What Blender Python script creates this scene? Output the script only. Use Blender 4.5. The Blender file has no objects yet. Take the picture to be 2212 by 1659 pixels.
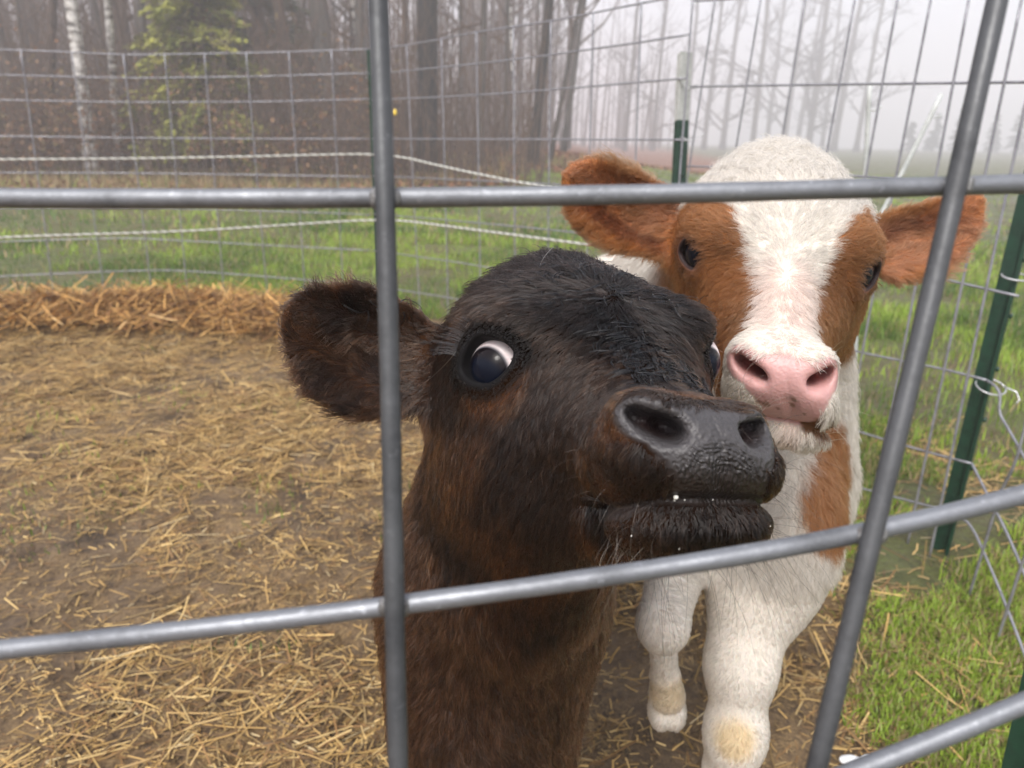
import bpy, math, random
import numpy as np
from mathutils import Vector, Matrix
import bmesh

rng = np.random.default_rng(7)
random.seed(7)
S = bpy.context.scene
COL = S.collection

# ---------------------------------------------------------------- camera
PITCH, ROLL, CAMH = 19.05, 1.2, 0.85
_p, _r = math.radians(PITCH), math.radians(ROLL)
FWD = np.array([0, math.cos(_p), -math.sin(_p)])
_U0 = np.array([0, math.sin(_p), math.cos(_p)])
_R0 = np.array([1.0, 0, 0])
RIGHT = math.cos(_r) * _R0 + math.sin(_r) * _U0
UP = -math.sin(_r) * _R0 + math.cos(_r) * _U0
CAM = np.array([0, 0, CAMH])
PW, PH, PF = 2212.0, 1659.0, 1733 * 2212 / 2500      # size and focal length in pixels of the working view

cam_data = bpy.data.cameras.new('camera')
cam = bpy.data.objects.new('camera', cam_data)
COL.objects.link(cam)
cam.matrix_world = Matrix((
    (RIGHT[0], UP[0], -FWD[0], CAM[0]),
    (RIGHT[1], UP[1], -FWD[1], CAM[1]),
    (RIGHT[2], UP[2], -FWD[2], CAM[2]),
    (0, 0, 0, 1)))
cam_data.sensor_width = 36
cam_data.lens = 36 * PF / PW
cam_data.clip_start = 0.01
cam_data.clip_end = 2000
cam_data.dof.use_dof = True
cam_data.dof.focus_distance = 0.42
cam_data.dof.aperture_fstop = 10.5
S.camera = cam

HAZE = 0.0108                                       # fog, per metre

# ---------------------------------------------------------------- world, sun, exposure
world = bpy.data.worlds.new('World')
S.world = world
world.use_nodes = True
wn = world.node_tree
wn.nodes.clear()
sky = wn.nodes.new('ShaderNodeTexSky')
sky.sky_type = 'NISHITA'
sky.sun_disc = False
sky.sun_elevation = math.radians(52)
sky.sun_rotation = math.radians(200)
sky.air_density = 1.0
sky.dust_density = 4.0
hsv = wn.nodes.new('ShaderNodeHueSaturation')
hsv.inputs['Saturation'].default_value = 0.45       # an overcast sky: cloud takes the blue out
bg = wn.nodes.new('ShaderNodeBackground')
bg.inputs['Strength'].default_value = 0.15
wo = wn.nodes.new('ShaderNodeOutputWorld')
wn.links.new(sky.outputs[0], hsv.inputs['Color'])
wn.links.new(hsv.outputs[0], bg.inputs['Color'])
wn.links.new(bg.outputs[0], wo.inputs['Surface'])

sun_d = bpy.data.lights.new('sun', 'SUN')
sun_d.energy = 1.5
sun_d.angle = math.radians(16)
sun_d.color = (1.0, 0.97, 0.92)
sun = bpy.data.objects.new('sun', sun_d)
COL.objects.link(sun)
_az, _el = math.radians(200), math.radians(52)
_sd = Vector((math.sin(_az) * math.cos(_el), math.cos(_az) * math.cos(_el), math.sin(_el)))
sun.rotation_euler = _sd.to_track_quat('Z', 'Y').to_euler()

S.view_settings.view_transform = 'Standard'
S.view_settings.look = 'None'
S.view_settings.exposure = 1.1
S.view_settings.gamma = 1.0
S.render.engine = 'CYCLES'
S.cycles.use_denoising = True
S.cycles.max_bounces = 8
S.cycles.diffuse_bounces = 3
S.cycles.glossy_bounces = 3
S.cycles.transmission_bounces = 6
S.cycles.volume_bounces = 1
S.cycles.transparent_max_bounces = 16
S.cycles.use_light_tree = False
S.cycles.sample_clamp_indirect = 6
S.cycles_curves.shape = 'RIBBONS'
S.cycles_curves.subdivisions = 2

# ---------------------------------------------------------------- helpers
def ray(x, y):
    return FWD + RIGHT * ((x - PW / 2) / PF) - UP * ((y - PH / 2) / PF)

def at(x, y, depth):
    return CAM + ray(x, y) * depth

def on_height(x, y, z):
    r = ray(x, y)
    return CAM + r * ((z - CAMH) / r[2])

def at_y(x, y, Y):
    r = ray(x, y)
    return CAM + r * (Y / r[1])

def tag(o, label=None, cat=None, group=None, kind=None):
    if label: o['label'] = label
    if cat: o['category'] = cat
    if group: o['group'] = group
    if kind: o['kind'] = kind
    return o

def empty(name, loc=(0, 0, 0)):
    loc = tuple(float(q) for q in loc[:3])
    o = bpy.data.objects.new(name, None)
    o.location = loc
    o.empty_display_size = 0.05
    COL.objects.link(o)
    return o

def mesh_obj(name, verts, faces, mat=None, parent=None, smooth=True, attrs=None):
    """verts (n,3) array, faces (m,k) array or list of arrays"""
    me = bpy.data.meshes.new(name)
    verts = np.asarray(verts, np.float32)
    if isinstance(faces, np.ndarray):
        faces = [faces]
    faces = [f for f in faces if len(f)]
    nl = sum(f.size for f in faces)
    nf = sum(len(f) for f in faces)
    me.vertices.add(len(verts))
    me.vertices.foreach_set('co', verts.ravel())
    me.loops.add(nl)
    me.polygons.add(nf)
    me.loops.foreach_set('vertex_index', np.concatenate([f.ravel() for f in faces]).astype(np.int32))
    tot = np.concatenate([np.full(len(f), f.shape[1]) for f in faces])
    me.polygons.foreach_set('loop_start', (np.cumsum(tot) - tot).astype(np.int32))
    me.update(calc_edges=True)
    me.validate()
    me.polygons.foreach_set('use_smooth', np.full(len(me.polygons), smooth))
    if attrs:
        for k, v in attrs.items():
            if v.ndim == 1:
                a = me.attributes.new(k, 'FLOAT', 'POINT')
                a.data.foreach_set('value', v.astype(np.float32))
            else:
                c = np.ones((len(v), 4), np.float32); c[:, :3] = v
                a = me.attributes.new(k, 'FLOAT_COLOR', 'POINT')
                a.data.foreach_set('color', c.ravel())
    o = bpy.data.objects.new(name, me)
    if mat: me.materials.append(mat)
    COL.objects.link(o)
    if parent:
        o.parent = parent
        o.matrix_parent_inverse = Matrix.Translation(-Vector(parent.location))
    return o

class MB:
    def __init__(s): s.v = []; s.f = {3: [], 4: []}; s.n = 0; s.c = []
    def add(s, v, f, c=None):
        v = np.asarray(v, float); f = np.asarray(f, int)
        s.v.append(v); s.f[f.shape[1]].append(f + s.n); s.n += len(v)
        if c is not None: s.c.append(np.broadcast_to(np.asarray(c, float), (len(v), 3)))
    def tube(s, pts, rad, n=8, cap=True, c=None, jit=0):
        pts = np.asarray(pts, float); m = len(pts)
        rad = np.broadcast_to(np.asarray(rad, float), (m,))
        t = np.gradient(pts, axis=0); t /= np.linalg.norm(t, axis=1)[:, None] + 1e-12
        ref = np.array([0, 0, 1.0]) if abs(t[:, 2]).mean() < .9 else np.array([1.0, 0, 0])
        a = np.cross(t, ref); a /= np.linalg.norm(a, axis=1)[:, None] + 1e-12
        b = np.cross(t, a)
        th = np.arange(n) * 2 * np.pi / n
        ring = pts[:, None] + rad[:, None, None] * (a[:, None] * np.cos(th)[None, :, None] + b[:, None] * np.sin(th)[None, :, None])
        v = ring.reshape(-1, 3)
        if jit: v = v + rng.normal(0, jit, v.shape)
        i = np.arange(m - 1)[:, None] * n; j = np.arange(n)[None]; k = (np.arange(n) + 1) % n
        q = np.stack([i + j, i + k[None], i + n + k[None], i + n + j], -1).reshape(-1, 4)
        base = s.n
        s.add(v, q, c)
        if cap:
            for e in (0, m - 1):
                cv = np.array([pts[e]]); o = e * n
                s.v.append(cv); s.n += 1
                if c is not None: s.c.append(np.broadcast_to(np.asarray(c, float), (1, 3)))
                f = np.stack([o + np.arange(n) + base, o + k + base, np.full(n, s.n - 1)], -1)
                if e == 0: f = f[:, ::-1]
                s.f[3].append(f)
    def build(s, name, mat, parent=None, smooth=True):
        fs = [np.concatenate(s.f[k]) for k in (3, 4) if s.f[k]]
        at_ = {'col': np.concatenate(s.c)} if s.c else None
        return mesh_obj(name, np.concatenate(s.v), fs, mat, parent, smooth, at_)

# node material helper
def mat_new(name):
    m = bpy.data.materials.new(name); m.use_nodes = True
    nt = m.node_tree; b = nt.nodes['Principled BSDF']
    return m, nt, b

def N(nt, typ, **kw):
    n = nt.nodes.new(typ)
    for k, v in kw.items():
        if k.startswith('i_'): n.inputs[k[2:].replace('_', ' ')].default_value = v
        else: setattr(n, k, v)
    return n

def ramp(nt, fac, stops):
    r = nt.nodes.new('ShaderNodeValToRGB')
    e = r.color_ramp.elements
    while len(e) < len(stops): e.new(0.5)
    for el, (p, c) in zip(e, stops):
        el.position = p; el.color = (*c, 1) if len(c) == 3 else c
    nt.links.new(fac, r.inputs[0])
    return r.outputs[0]

def hash3(i, seed=0):
    i = i.astype(np.int64)
    h = (i[..., 0] * 73856093) ^ (i[..., 1] * 19349663) ^ (i[..., 2] * 83492791) ^ (seed * 2654435761)
    h = (h ^ (h >> 13)) * 1274126177 & 0x7fffffff
    h = (h ^ (h >> 15)) * 668265263 & 0x7fffffff
    return (h % 100003) / 100003.0

def vnoise(p, scale, seed=0):
    """value noise in [0,1]"""
    q = np.asarray(p) * scale
    i = np.floor(q); f = q - i; f = f * f * (3 - 2 * f)
    r = 0
    for dx in (0, 1):
        for dy in (0, 1):
            for dz in (0, 1):
                w = (f[..., 0] if dx else 1 - f[..., 0]) * (f[..., 1] if dy else 1 - f[..., 1]) * (f[..., 2] if dz else 1 - f[..., 2])
                r = r + w * hash3(i + np.array([dx, dy, dz]), seed)
    return r

def fbm(p, scale, oct=3, seed=0):
    a, s, r, t = 1, scale, 0, 0
    for k in range(oct):
        r = r + a * vnoise(p, s, seed + k * 17); t += a; a *= .5; s *= 2.03
    return r / t

def sstep(a, b, x):
    t = np.clip((x - a) / (b - a), 0, 1); return t * t * (3 - 2 * t)

def norm(v):
    return v / (np.linalg.norm(v, axis=-1, keepdims=True) + 1e-12)
# ================================================================ sculpting: signed distance fields, meshed and refined
def rot_from(wv):
    w = np.array(wv, float); t = np.linalg.norm(w) + 1e-12; k = w / t
    K = np.array([[0, -k[2], k[1]], [k[2], 0, -k[0]], [-k[1], k[0], 0]])
    return np.eye(3) + np.sin(t) * K + (1 - np.cos(t)) * K @ K

def ell(p, c, r, R=None):
    q = p - np.asarray(c)
    if R is not None: q = q @ R
    r = np.asarray(r, float)
    k0 = np.linalg.norm(q / r, axis=-1); k1 = np.linalg.norm(q / (r * r), axis=-1) + 1e-9
    return k0 * (k0 - 1) / k1

def cone(p, a, b, ra, rb):
    a = np.asarray(a, float); b = np.asarray(b, float); ab = b - a
    h = np.clip(((p - a) @ ab) / (ab @ ab), 0, 1)
    return np.linalg.norm(p - a - h[..., None] * ab, axis=-1) - (ra + (rb - ra) * h)

def sph(p, c, r): return np.linalg.norm(p - np.asarray(c), axis=-1) - r

def su(a, b, k):                                     # smooth union
    h = np.maximum(k - np.abs(a - b), 0) / k
    return np.minimum(a, b) - h * h * k * .25
def ss(a, b, k):                                     # a minus b, smooth
    h = np.maximum(k - np.abs(-b - a), 0) / k
    return np.maximum(a, -b) + h * h * k * .25
def si(a, b, k): return -su(-a, -b, k)

def poly2(p, poly):                                  # signed distance to a 2-D polygon
    d = np.full(p.shape[:-1], 1e9); s = np.ones(p.shape[:-1]); n = len(poly)
    for i in range(n):
        a = poly[i]; b = poly[i - 1]
        e = b - a; w = p - a
        t = np.clip((w @ e) / (e @ e), 0, 1)
        bb = w - t[..., None] * e
        d = np.minimum(d, (bb * bb).sum(-1))
        c1 = p[..., 1] >= a[1]; c2 = p[..., 1] < b[1]; c3 = e[0] * w[..., 1] > e[1] * w[..., 0]
        flip = (c1 & c2 & c3) | (~c1 & ~c2 & ~c3)
        s = np.where(flip, -s, s)
    return s * np.sqrt(d)

class Pose:
    """rigid pose of a head plus a smooth bend that carries landmarks onto their measured places"""
    def __init__(s, w, t, scale, marks, sig=0.06):
        s.M = rot_from(w); s.t = np.array(t, float); s.s = scale
        L = np.array([m[0] for m in marks], float); px = np.array([m[1] for m in marks], float)
        P = s.rigid(L); d = P - CAM; z = d @ FWD
        T = CAM + np.stack([ray(*q) for q in px]) * z[:, None]
        s.c = T; s.sig = sig
        A = np.exp(-((T[:, None] - T[None]) ** 2).sum(-1) / (2 * sig ** 2)) + np.eye(len(T)) * .02
        s.w = np.linalg.solve(A, T - P)
    def rigid(s, L): return s.s * np.asarray(L) @ s.M.T + s.t
    def delta(s, p):
        r = np.zeros(p.shape)
        for c, w in zip(s.c, s.w):
            r += np.exp(-((p - c) ** 2).sum(-1) / (2 * s.sig ** 2))[..., None] * w
        return r
    def local(s, p): return (p - s.delta(p) - s.t) @ s.M / s.s
    def world(s, L):
        P0 = s.rigid(np.asarray(L, float)); p = P0.copy()
        for _ in range(25): p = P0 + s.delta(p)
        return p

def refine_tris(V, T, selv):
    """one red-green subdivision of triangles whose vertices are all selected"""
    sel = selv[T].all(1)
    E = np.concatenate([T[:, [0, 1]], T[:, [1, 2]], T[:, [2, 0]]]); E.sort(1)
    key = E[:, 0].astype(np.int64) * len(V) + E[:, 1]
    uk, inv = np.unique(key, return_inverse=True)
    m = len(T); inv = inv.reshape(3, m).T
    esel = np.zeros(len(uk), bool); esel[inv[sel].ravel()] = True
    mid = np.full(len(uk), -1); ns = int(esel.sum()); mid[esel] = np.arange(ns) + len(V)
    ua, ub = uk // len(V), uk % len(V)
    V2 = np.concatenate([V, (V[ua[esel]] + V[ub[esel]]) / 2])
    ms = mid[inv]; cnt = (ms >= 0).sum(1); out = [T[cnt == 0]]
    a, b, c = T.T; ab, bc, ca = ms.T
    q = cnt == 3
    for x in ((a, ab, ca), (ab, b, bc), (ca, bc, c), (ab, bc, ca)): out.append(np.stack([y[q] for y in x], 1))
    for r in range(3):
        A, B, Cc = T[:, r], T[:, (r + 1) % 3], T[:, (r + 2) % 3]
        AB, BC, CA = ms[:, r], ms[:, (r + 1) % 3], ms[:, (r + 2) % 3]
        q = (cnt == 1) & (AB >= 0)
        out += [np.stack([A[q], AB[q], Cc[q]], 1), np.stack([AB[q], B[q], Cc[q]], 1)]
        q = (cnt == 2) & (CA < 0)
        out += [np.stack([AB[q], B[q], BC[q]], 1), np.stack([A[q], AB[q], BC[q]], 1), np.stack([A[q], BC[q], Cc[q]], 1)]
    return V2, np.concatenate(out)

def grad(f, p, e=4e-4):
    g = np.empty(p.shape)
    for i in range(3):
        d = np.zeros(3); d[i] = e
        g[:, i] = f(p + d) - f(p - d)
    return g / (2 * e)

def chunked(f, p, n=200000):
    return np.concatenate([f(p[i:i + n]) for i in range(0, len(p), n)]) if len(p) > n else f(p)

def mesh_sdf(f, lo, hi, h, fine=(), iters=3):
    """sparse surface nets, then local refinement; fine = list of functions p -> bool"""
    B = 8
    lo = np.array(lo, float); n = np.ceil((np.array(hi) - lo) / (h * B)).astype(int)
    bc = np.stack(np.meshgrid(*[np.arange(k) for k in n], indexing='ij'), -1).reshape(-1, 3)
    cen = lo + (bc + .5) * B * h
    d = chunked(f, cen)
    near = np.abs(d) < B * h * 1.5
    G = n * B
    val = np.empty(tuple(G), np.float32)
    V8 = val.reshape(n[0], B, n[1], B, n[2], B)
    V8[:] = np.sign(d).reshape(n[0], 1, n[1], 1, n[2], 1).astype(np.float32)
    o = np.stack(np.meshgrid(*[np.arange(B)] * 3, indexing='ij'), -1).reshape(-1, 3)
    nb = bc[near]
    for i in range(0, len(nb), 400):
        q = nb[i:i + 400]
        P = lo + (q[:, None] * B + o[None]) * h
        dv = f(P.reshape(-1, 3)).reshape(-1, B, B, B)
        V8[q[:, 0], :, q[:, 1], :, q[:, 2], :] = dv
    ins = val < 0
    c = np.zeros(tuple(G - 1), np.uint8)
    for dx in (0, 1):
        for dy in (0, 1):
            for dz in (0, 1):
                c += ins[dx:G[0] - 1 + dx, dy:G[1] - 1 + dy, dz:G[2] - 1 + dz]
    cells = np.argwhere((c > 0) & (c < 8)); del c
    idx = np.full(tuple(G - 1), -1, np.int32); idx[tuple(cells.T)] = np.arange(len(cells))
    acc = np.zeros((len(cells), 3)); cnt = np.zeros(len(cells))
    crn = np.array([(x, y, z) for x in (0, 1) for y in (0, 1) for z in (0, 1)])
    cv = [val[tuple((cells + k).T)] for k in crn]
    for i in range(8):
        for j in range(i + 1, 8):
            if np.abs(crn[i] - crn[j]).sum() != 1: continue
            a, b = cv[i], cv[j]; m = (a < 0) != (b < 0)
            t = (a[m] / (a[m] - b[m]))[:, None]
            acc[m] += crn[i] + t * (crn[j] - crn[i]); cnt[m] += 1
    V = lo + (cells + acc / cnt[:, None]) * h
    T = []
    for ax in range(3):
        s0 = [slice(1, G[k] - 1) for k in range(3)]; s1 = list(s0)
        s0[ax] = slice(0, G[ax] - 1); s1[ax] = slice(1, G[ax])
        A = ins[tuple(s0)]; Bm = ins[tuple(s1)]
        e = np.argwhere(A != Bm); off = np.ones(3, int); off[ax] = 0; e = e + off
        fl = ins[tuple(e.T)]
        u, w = (ax + 1) % 3, (ax + 2) % 3
        du = np.zeros(3, int); du[u] = 1; dw = np.zeros(3, int); dw[w] = 1
        q = np.stack([idx[tuple((e - du - dw).T)], idx[tuple((e - dw).T)], idx[tuple(e.T)], idx[tuple((e - du).T)]], 1)
        q[~fl] = q[~fl][:, ::-1]
        q = q[(q >= 0).all(1)]
        T += [q[:, [0, 1, 2]], q[:, [0, 2, 3]]]
    T = np.concatenate(T).astype(np.int64); del val, idx, ins
    def newton(V, sel, it):
        for _ in range(it):
            p = V[sel]; d = chunked(f, p); g = chunked(lambda x: grad(f, x), p)
            st = d[:, None] * g / ((g * g).sum(1)[:, None] + .05)
            l = np.linalg.norm(st, axis=1, keepdims=True); st *= np.minimum(1, h * .8 / (l + 1e-9))
            V[sel] -= st
        return V
    allm = np.ones(len(V), bool)
    V = newton(V, allm, 1)
    for fn in fine:
        s = fn(V); V, T = refine_tris(V, T, s)
        V = newton(V, fn(V), iters)
    nrm = norm(chunked(lambda x: grad(f, x), V))
    return V, T, nrm
# ================================================================ calf head template (metres; x to the animal's right, y to the nose, z to the crown)
EYE_C = np.array([.0515, .003, .0])
EYE_R = .0205
EYE_A = norm(np.array([.86, .49, .12]))              # where the eye opening looks

def head_sdf(q, opt):
    q = q.copy(); sgn = np.sign(q[:, 0]); q[:, 0] = np.abs(q[:, 0])
    x, y, z = q.T
    dm = opt.get('dome', 1.)
    d = ell(q, (0, -.038, .008), (.071 * (.5 + .5 * dm), .082, .060 * dm))                        # domed cranium
    d = su(d, ell(q, (0, -.085, .038), (.042, .036, .030)), .03)            # poll
    d = su(d, ell(q, (.046, .006, .022), (.024, .032, .018)), .02)          # brow
    d = su(d, ell(q, (.036, -.03, -.045), (.034, .058, .058)), .03)         # cheek
    d = su(d, cone(q * (1, 1, 1), (.0, -.005, -.006), (0, .12, -.038), .047, .029), .035)   # bridge of the nose
    d = su(d, cone(q, (.012, .03, -.045), (.014, .12, -.055), .038, .029), .03)       # side of the face
    d = su(d, cone(q, (.010, -.055, -.082), (.012, .125, -.092), .034, .017), .025)    # lower jaw
    d = su(d, ell(q, (.020, .138, -.047), (.030, .034, .034)), .02)         # muzzle
    d = su(d, ell(q, (0, .150, -.046), (.032, .024, .032)), .015)
    d = su(d, ell(q, (.028, .128, -.060), (.021, .034, .019)), .014)        # upper lip
    d = su(d, ell(q, (.003, .134, -.0910), (.041, .0285, .0165)), .007)          # lower lip and chin
    # nostril: raised wing, then a comma-shaped hole
    d = su(d, ell(q, (.030, .150, -.026), (.016, .017, .014)), .012)
    Rn = rot_from((0, 0, -.45)) @ rot_from((0, -.45, 0))
    nr = ell(q, (.0275, .166, -.0335), (.0105, .024, .0080 * opt.get('nos', 1.)), Rn)
    nr = su(nr, ell(q, (.0365, .162, -.0285), (.0065, .018, .0045), rot_from((0, -.9, 0))), .008)
    d = ss(d, nr, .010)
    # groove under the nose, mouth line
    d = ss(d, cone(q, (0, .178, -.056), (0, .172, -.072), .0035, .003), .008)
    mz = -.0770 - .9 * np.clip(x - .028, 0, 1) ** 1.1
    groove = np.sqrt((z - mz) ** 2 * .8 + d * d + 1e-12) - .0012 * sstep(.092, .112, y) - .0004
    d = ss(d, np.maximum(groove, .082 - y), .003)
    # eye: lids bulge over the ball, almond opening
    E = opt.get('eye_c', EYE_C); A = opt.get('eye_a', EYE_A)
    d = su(d, sph(q, E, EYE_R + .0018), .020)
    up = norm(np.array([-.1, .0, 1.]) - A * (A @ np.array([-.1, .0, 1.]))); hh = np.cross(up, A)
    w = q - E; a = w @ A; h = w @ hh; v = w @ up + .0
    tilt = opt.get('tilt', .0); h, v = h * math.cos(tilt) - v * math.sin(tilt), h * math.sin(tilt) + v * math.cos(tilt)
    ew, eh = opt.get('eye_w', .0135), opt.get('eye_h', .0125)
    lidt = (np.abs(h / ew) ** 1.6 + np.abs(v / eh) ** 1.6 + 1e-6) ** .625
    op = (lidt - 1) * min(ew, eh)
    op = np.maximum(op, -a)
    d = ss(d, op, .003)
    d = ss(d, sph(q, E, EYE_R + .0004), .0015)
    return d

class Ear:
    """cupped ear: an outline in its own plane, a thickness and a hollow"""
    def __init__(s, base, tip, px, depth_cup=.02, thick=.0032, face=None, roll=0., bow=0., nfold=0.):
        s.b = np.array(base, float); t = np.array(tip, float)
        u = t - s.b; s.L = np.linalg.norm(u); s.u = u / s.L
        vd = norm(CAM - (s.b + t) / 2) if face is None else norm(np.array(face, float))
        s.w = norm(vd - s.u * (vd @ s.u)); s.v = np.cross(s.w, s.u)
        c, sn = math.cos(roll), math.sin(roll)
        s.w, s.v = c * s.w + sn * s.v, c * s.v - sn * s.w
        P = []
        for (x, y) in px:
            r = ray(x, y); k = ((s.b - CAM) @ s.w) / (r @ s.w)
            q = CAM + r * k - s.b; P.append((q @ s.u, q @ s.v))
        s.poly = np.array(P); s.cup = depth_cup; s.th = thick; s.bow = bow
        s.vc = (s.poly[:, 1].max() + s.poly[:, 1].min()) / 2; s.hv = (s.poly[:, 1].max() - s.poly[:, 1].min()) / 2
    def uvw(s, p):
        q = p - s.b; return q @ s.u, q @ s.v, q @ s.w
    def mid(s, u, v):
        t = np.clip(u / s.L, -.2, 1.2)
        r2 = np.clip(((v - s.vc) / s.hv), -1.2, 1.2) ** 2
        return -s.cup * (1 - r2) * np.exp(-((t - .45) / .45) ** 2) + s.bow * t * t
    def sdf(s, p):
        u, v, w = s.uvw(p)
        o = poly2(np.stack([u, v], -1), s.poly)
        th = s.th + .006 * sstep(.35, -.05, u / s.L)
        m = np.abs(w - s.mid(u, v)) * .8 - th
        return si(o + .002, m, .006)
# ================================================================ the dark calf
BK = Pose([0.027, 0.496, 3.354], [0.05, 0.453, 0.716], 1.0, [
    ((.062, .012, 0), (1058, 790)), ((-.062, .012, 0), (1512, 782)),
    ((.0285, .167, -.031), (1428, 915)), ((-.034, .162, -.031), (1630, 938)),
    ((0, .165, -.0775), (1560, 1073)), ((-.031, .150, -.080), (1640, 1082)), ((.036, .130, -.083), (1345, 1092)),
    ((0, .142, -.108), (1500, 1222)), ((0, -.09, .068), (1212, 566)),
    ((.066, -.05, .03), (985, 700)), ((-.052, -.045, .045), (1383, 656)), ((-.06, -.03, .03), (1424, 698)), ((.03, -.04, -.105), (1080, 1130)),
    ((0, .155, -.012), (1508, 864)),
])
BK_OPT = dict(eye_w=.0185, eye_h=.0152, tilt=-.3, dome=.88, eye_c=np.array([.0515, .0055, .0]), eye_a=norm(np.array([.78, .62, .10])))
_eb = BK.world([[.064, -.062, -.004]])[0]
BK_EARS = [Ear(_eb, at(600, 715, .475),
               [(985, 722), (905, 668), (850, 632), (790, 612), (700, 611), (640, 626), (607, 660), (599, 705), (612, 765), (640, 822),
                (680, 868), (740, 900), (800, 908), (860, 905), (915, 890), (975, 880)], .022, .0042)]
_el = BK.world([[-.060, -.068, .004]])[0]
BK_EARS.append(Ear(_el, at(1548, 672, .60), [(1440, 715), (1474, 676), (1496, 658), (1522, 653), (1537, 664), (1540, 694), (1534, 728), (1520, 760), (1440, 790)], .014, .0036))

def black_sdf(p):
    d = head_sdf(BK.local(p), BK_OPT)
    n0 = BK.world([[0, -.065, -.03]])[0]
    n1 = at(1072, 1250, .63)
    d = su(d, cone(p, n0, n1, .074, .092), .05)                   # neck
    d = su(d, cone(p, BK.world([[.0, -.01, -.085]])[0], at(1110, 1290, .53), .040, .044), .07)   # throat, dewlap
    br = at(1050, 1500, .66)
    d = su(d, ell(p, br, (.088, .11, .14)), .07)                  # brisket
    d = su(d, ell(p, (.01, 1.0, .38), (.130, .42, .155)), .08)     # barrel
    d = su(d, ell(p, (.01, 1.30, .38), (.125, .17, .14)), .05)
    d = su(d, cone(p, n1, (.01, .8, .42), .084, .11), .04)
    for sx in (-1, 1):
        fx = -.024 + sx * .055
        d = su(d, cone(p, (fx, .66, .42), (fx, .63, .26), .051, .037), .04)
        d = su(d, cone(p, (fx, .63, .26), (fx, .635, .10), .032, .022), .015)
        d = su(d, cone(p, (fx, .635, .10), (fx, .61, .03), .022, .030), .015)
        d = su(d, cone(p, (-.03 + sx * .10, 1.33, .42), (-.03 + sx * .09, 1.28, .28), .075, .045), .04)
        d = su(d, cone(p, (-.03 + sx * .09, 1.28, .28), (-.03 + sx * .09, 1.40, .19), .04, .026), .02)
        d = su(d, cone(p, (-.03 + sx * .09, 1.40, .19), (-.03 + sx * .09, 1.38, .03), .026, .030), .015)
    for e in BK_EARS:
        d = su(d, e.sdf(p), .012)
    d = np.maximum(d, .002 - p[:, 2])
    return d
# ================================================================ the brown and white calf
WS = 1.08
WH = Pose([-0.051, -0.184, 2.883], np.array(CAM) + (np.array([0.216, 0.587, 0.766]) - CAM) * WS, WS, [
    ((.062, .012, 0), (1503, 545)), ((-.062, .012, 0), (1860, 590)),
    ((.0275, .168, -.0335), (1630, 806)), ((-.0275, .168, -.0335), (1766, 826)),
    ((-.049, .126, -.064), (1788, 875)), ((.049, .126, -.064), (1560, 850)),
    ((0, .165, -.0775), (1712, 912)), ((0, .142, -.108), (1690, 962)),
    ((0, -.085, .068), (1682, 322)), ((.066, -.05, .03), (1478, 462)), ((-.066, -.05, .03), (1870, 482)),
    ((0, .155, -.012), (1700, 750)),
], .045)
WH_OPT = dict(eye_w=.0150, eye_h=.0122, tilt=-.2, nos=.65, eye_c=np.array([.0500, .0085, .0]), eye_a=norm(np.array([.74, .66, .06])))
_a = WH.world([[.060, -.060, .004]])[0]; _b = WH.world([[-.062, -.060, .0]])[0]
WH_EARS = [Ear(_a, at(1213, 395, .66), [(1500, 425), (1430, 395), (1385, 365), (1330, 343), (1275, 337), (1235, 347), (1214, 375), (1212, 420), (1222, 462),
                                        (1245, 500), (1285, 535), (1330, 550), (1400, 558), (1465, 580), (1500, 560)], .026, .0042),
           Ear(_b, at(2135, 425, .64), [(1850, 470), (1900, 460), (1960, 440), (2020, 425), (2080, 413), (2125, 412), (2139, 430), (2138, 480), (2120, 520),
                                        (2085, 560), (2045, 592), (1990, 608), (1940, 612), (1895, 590), (1850, 570)], .024, .0042)]

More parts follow.
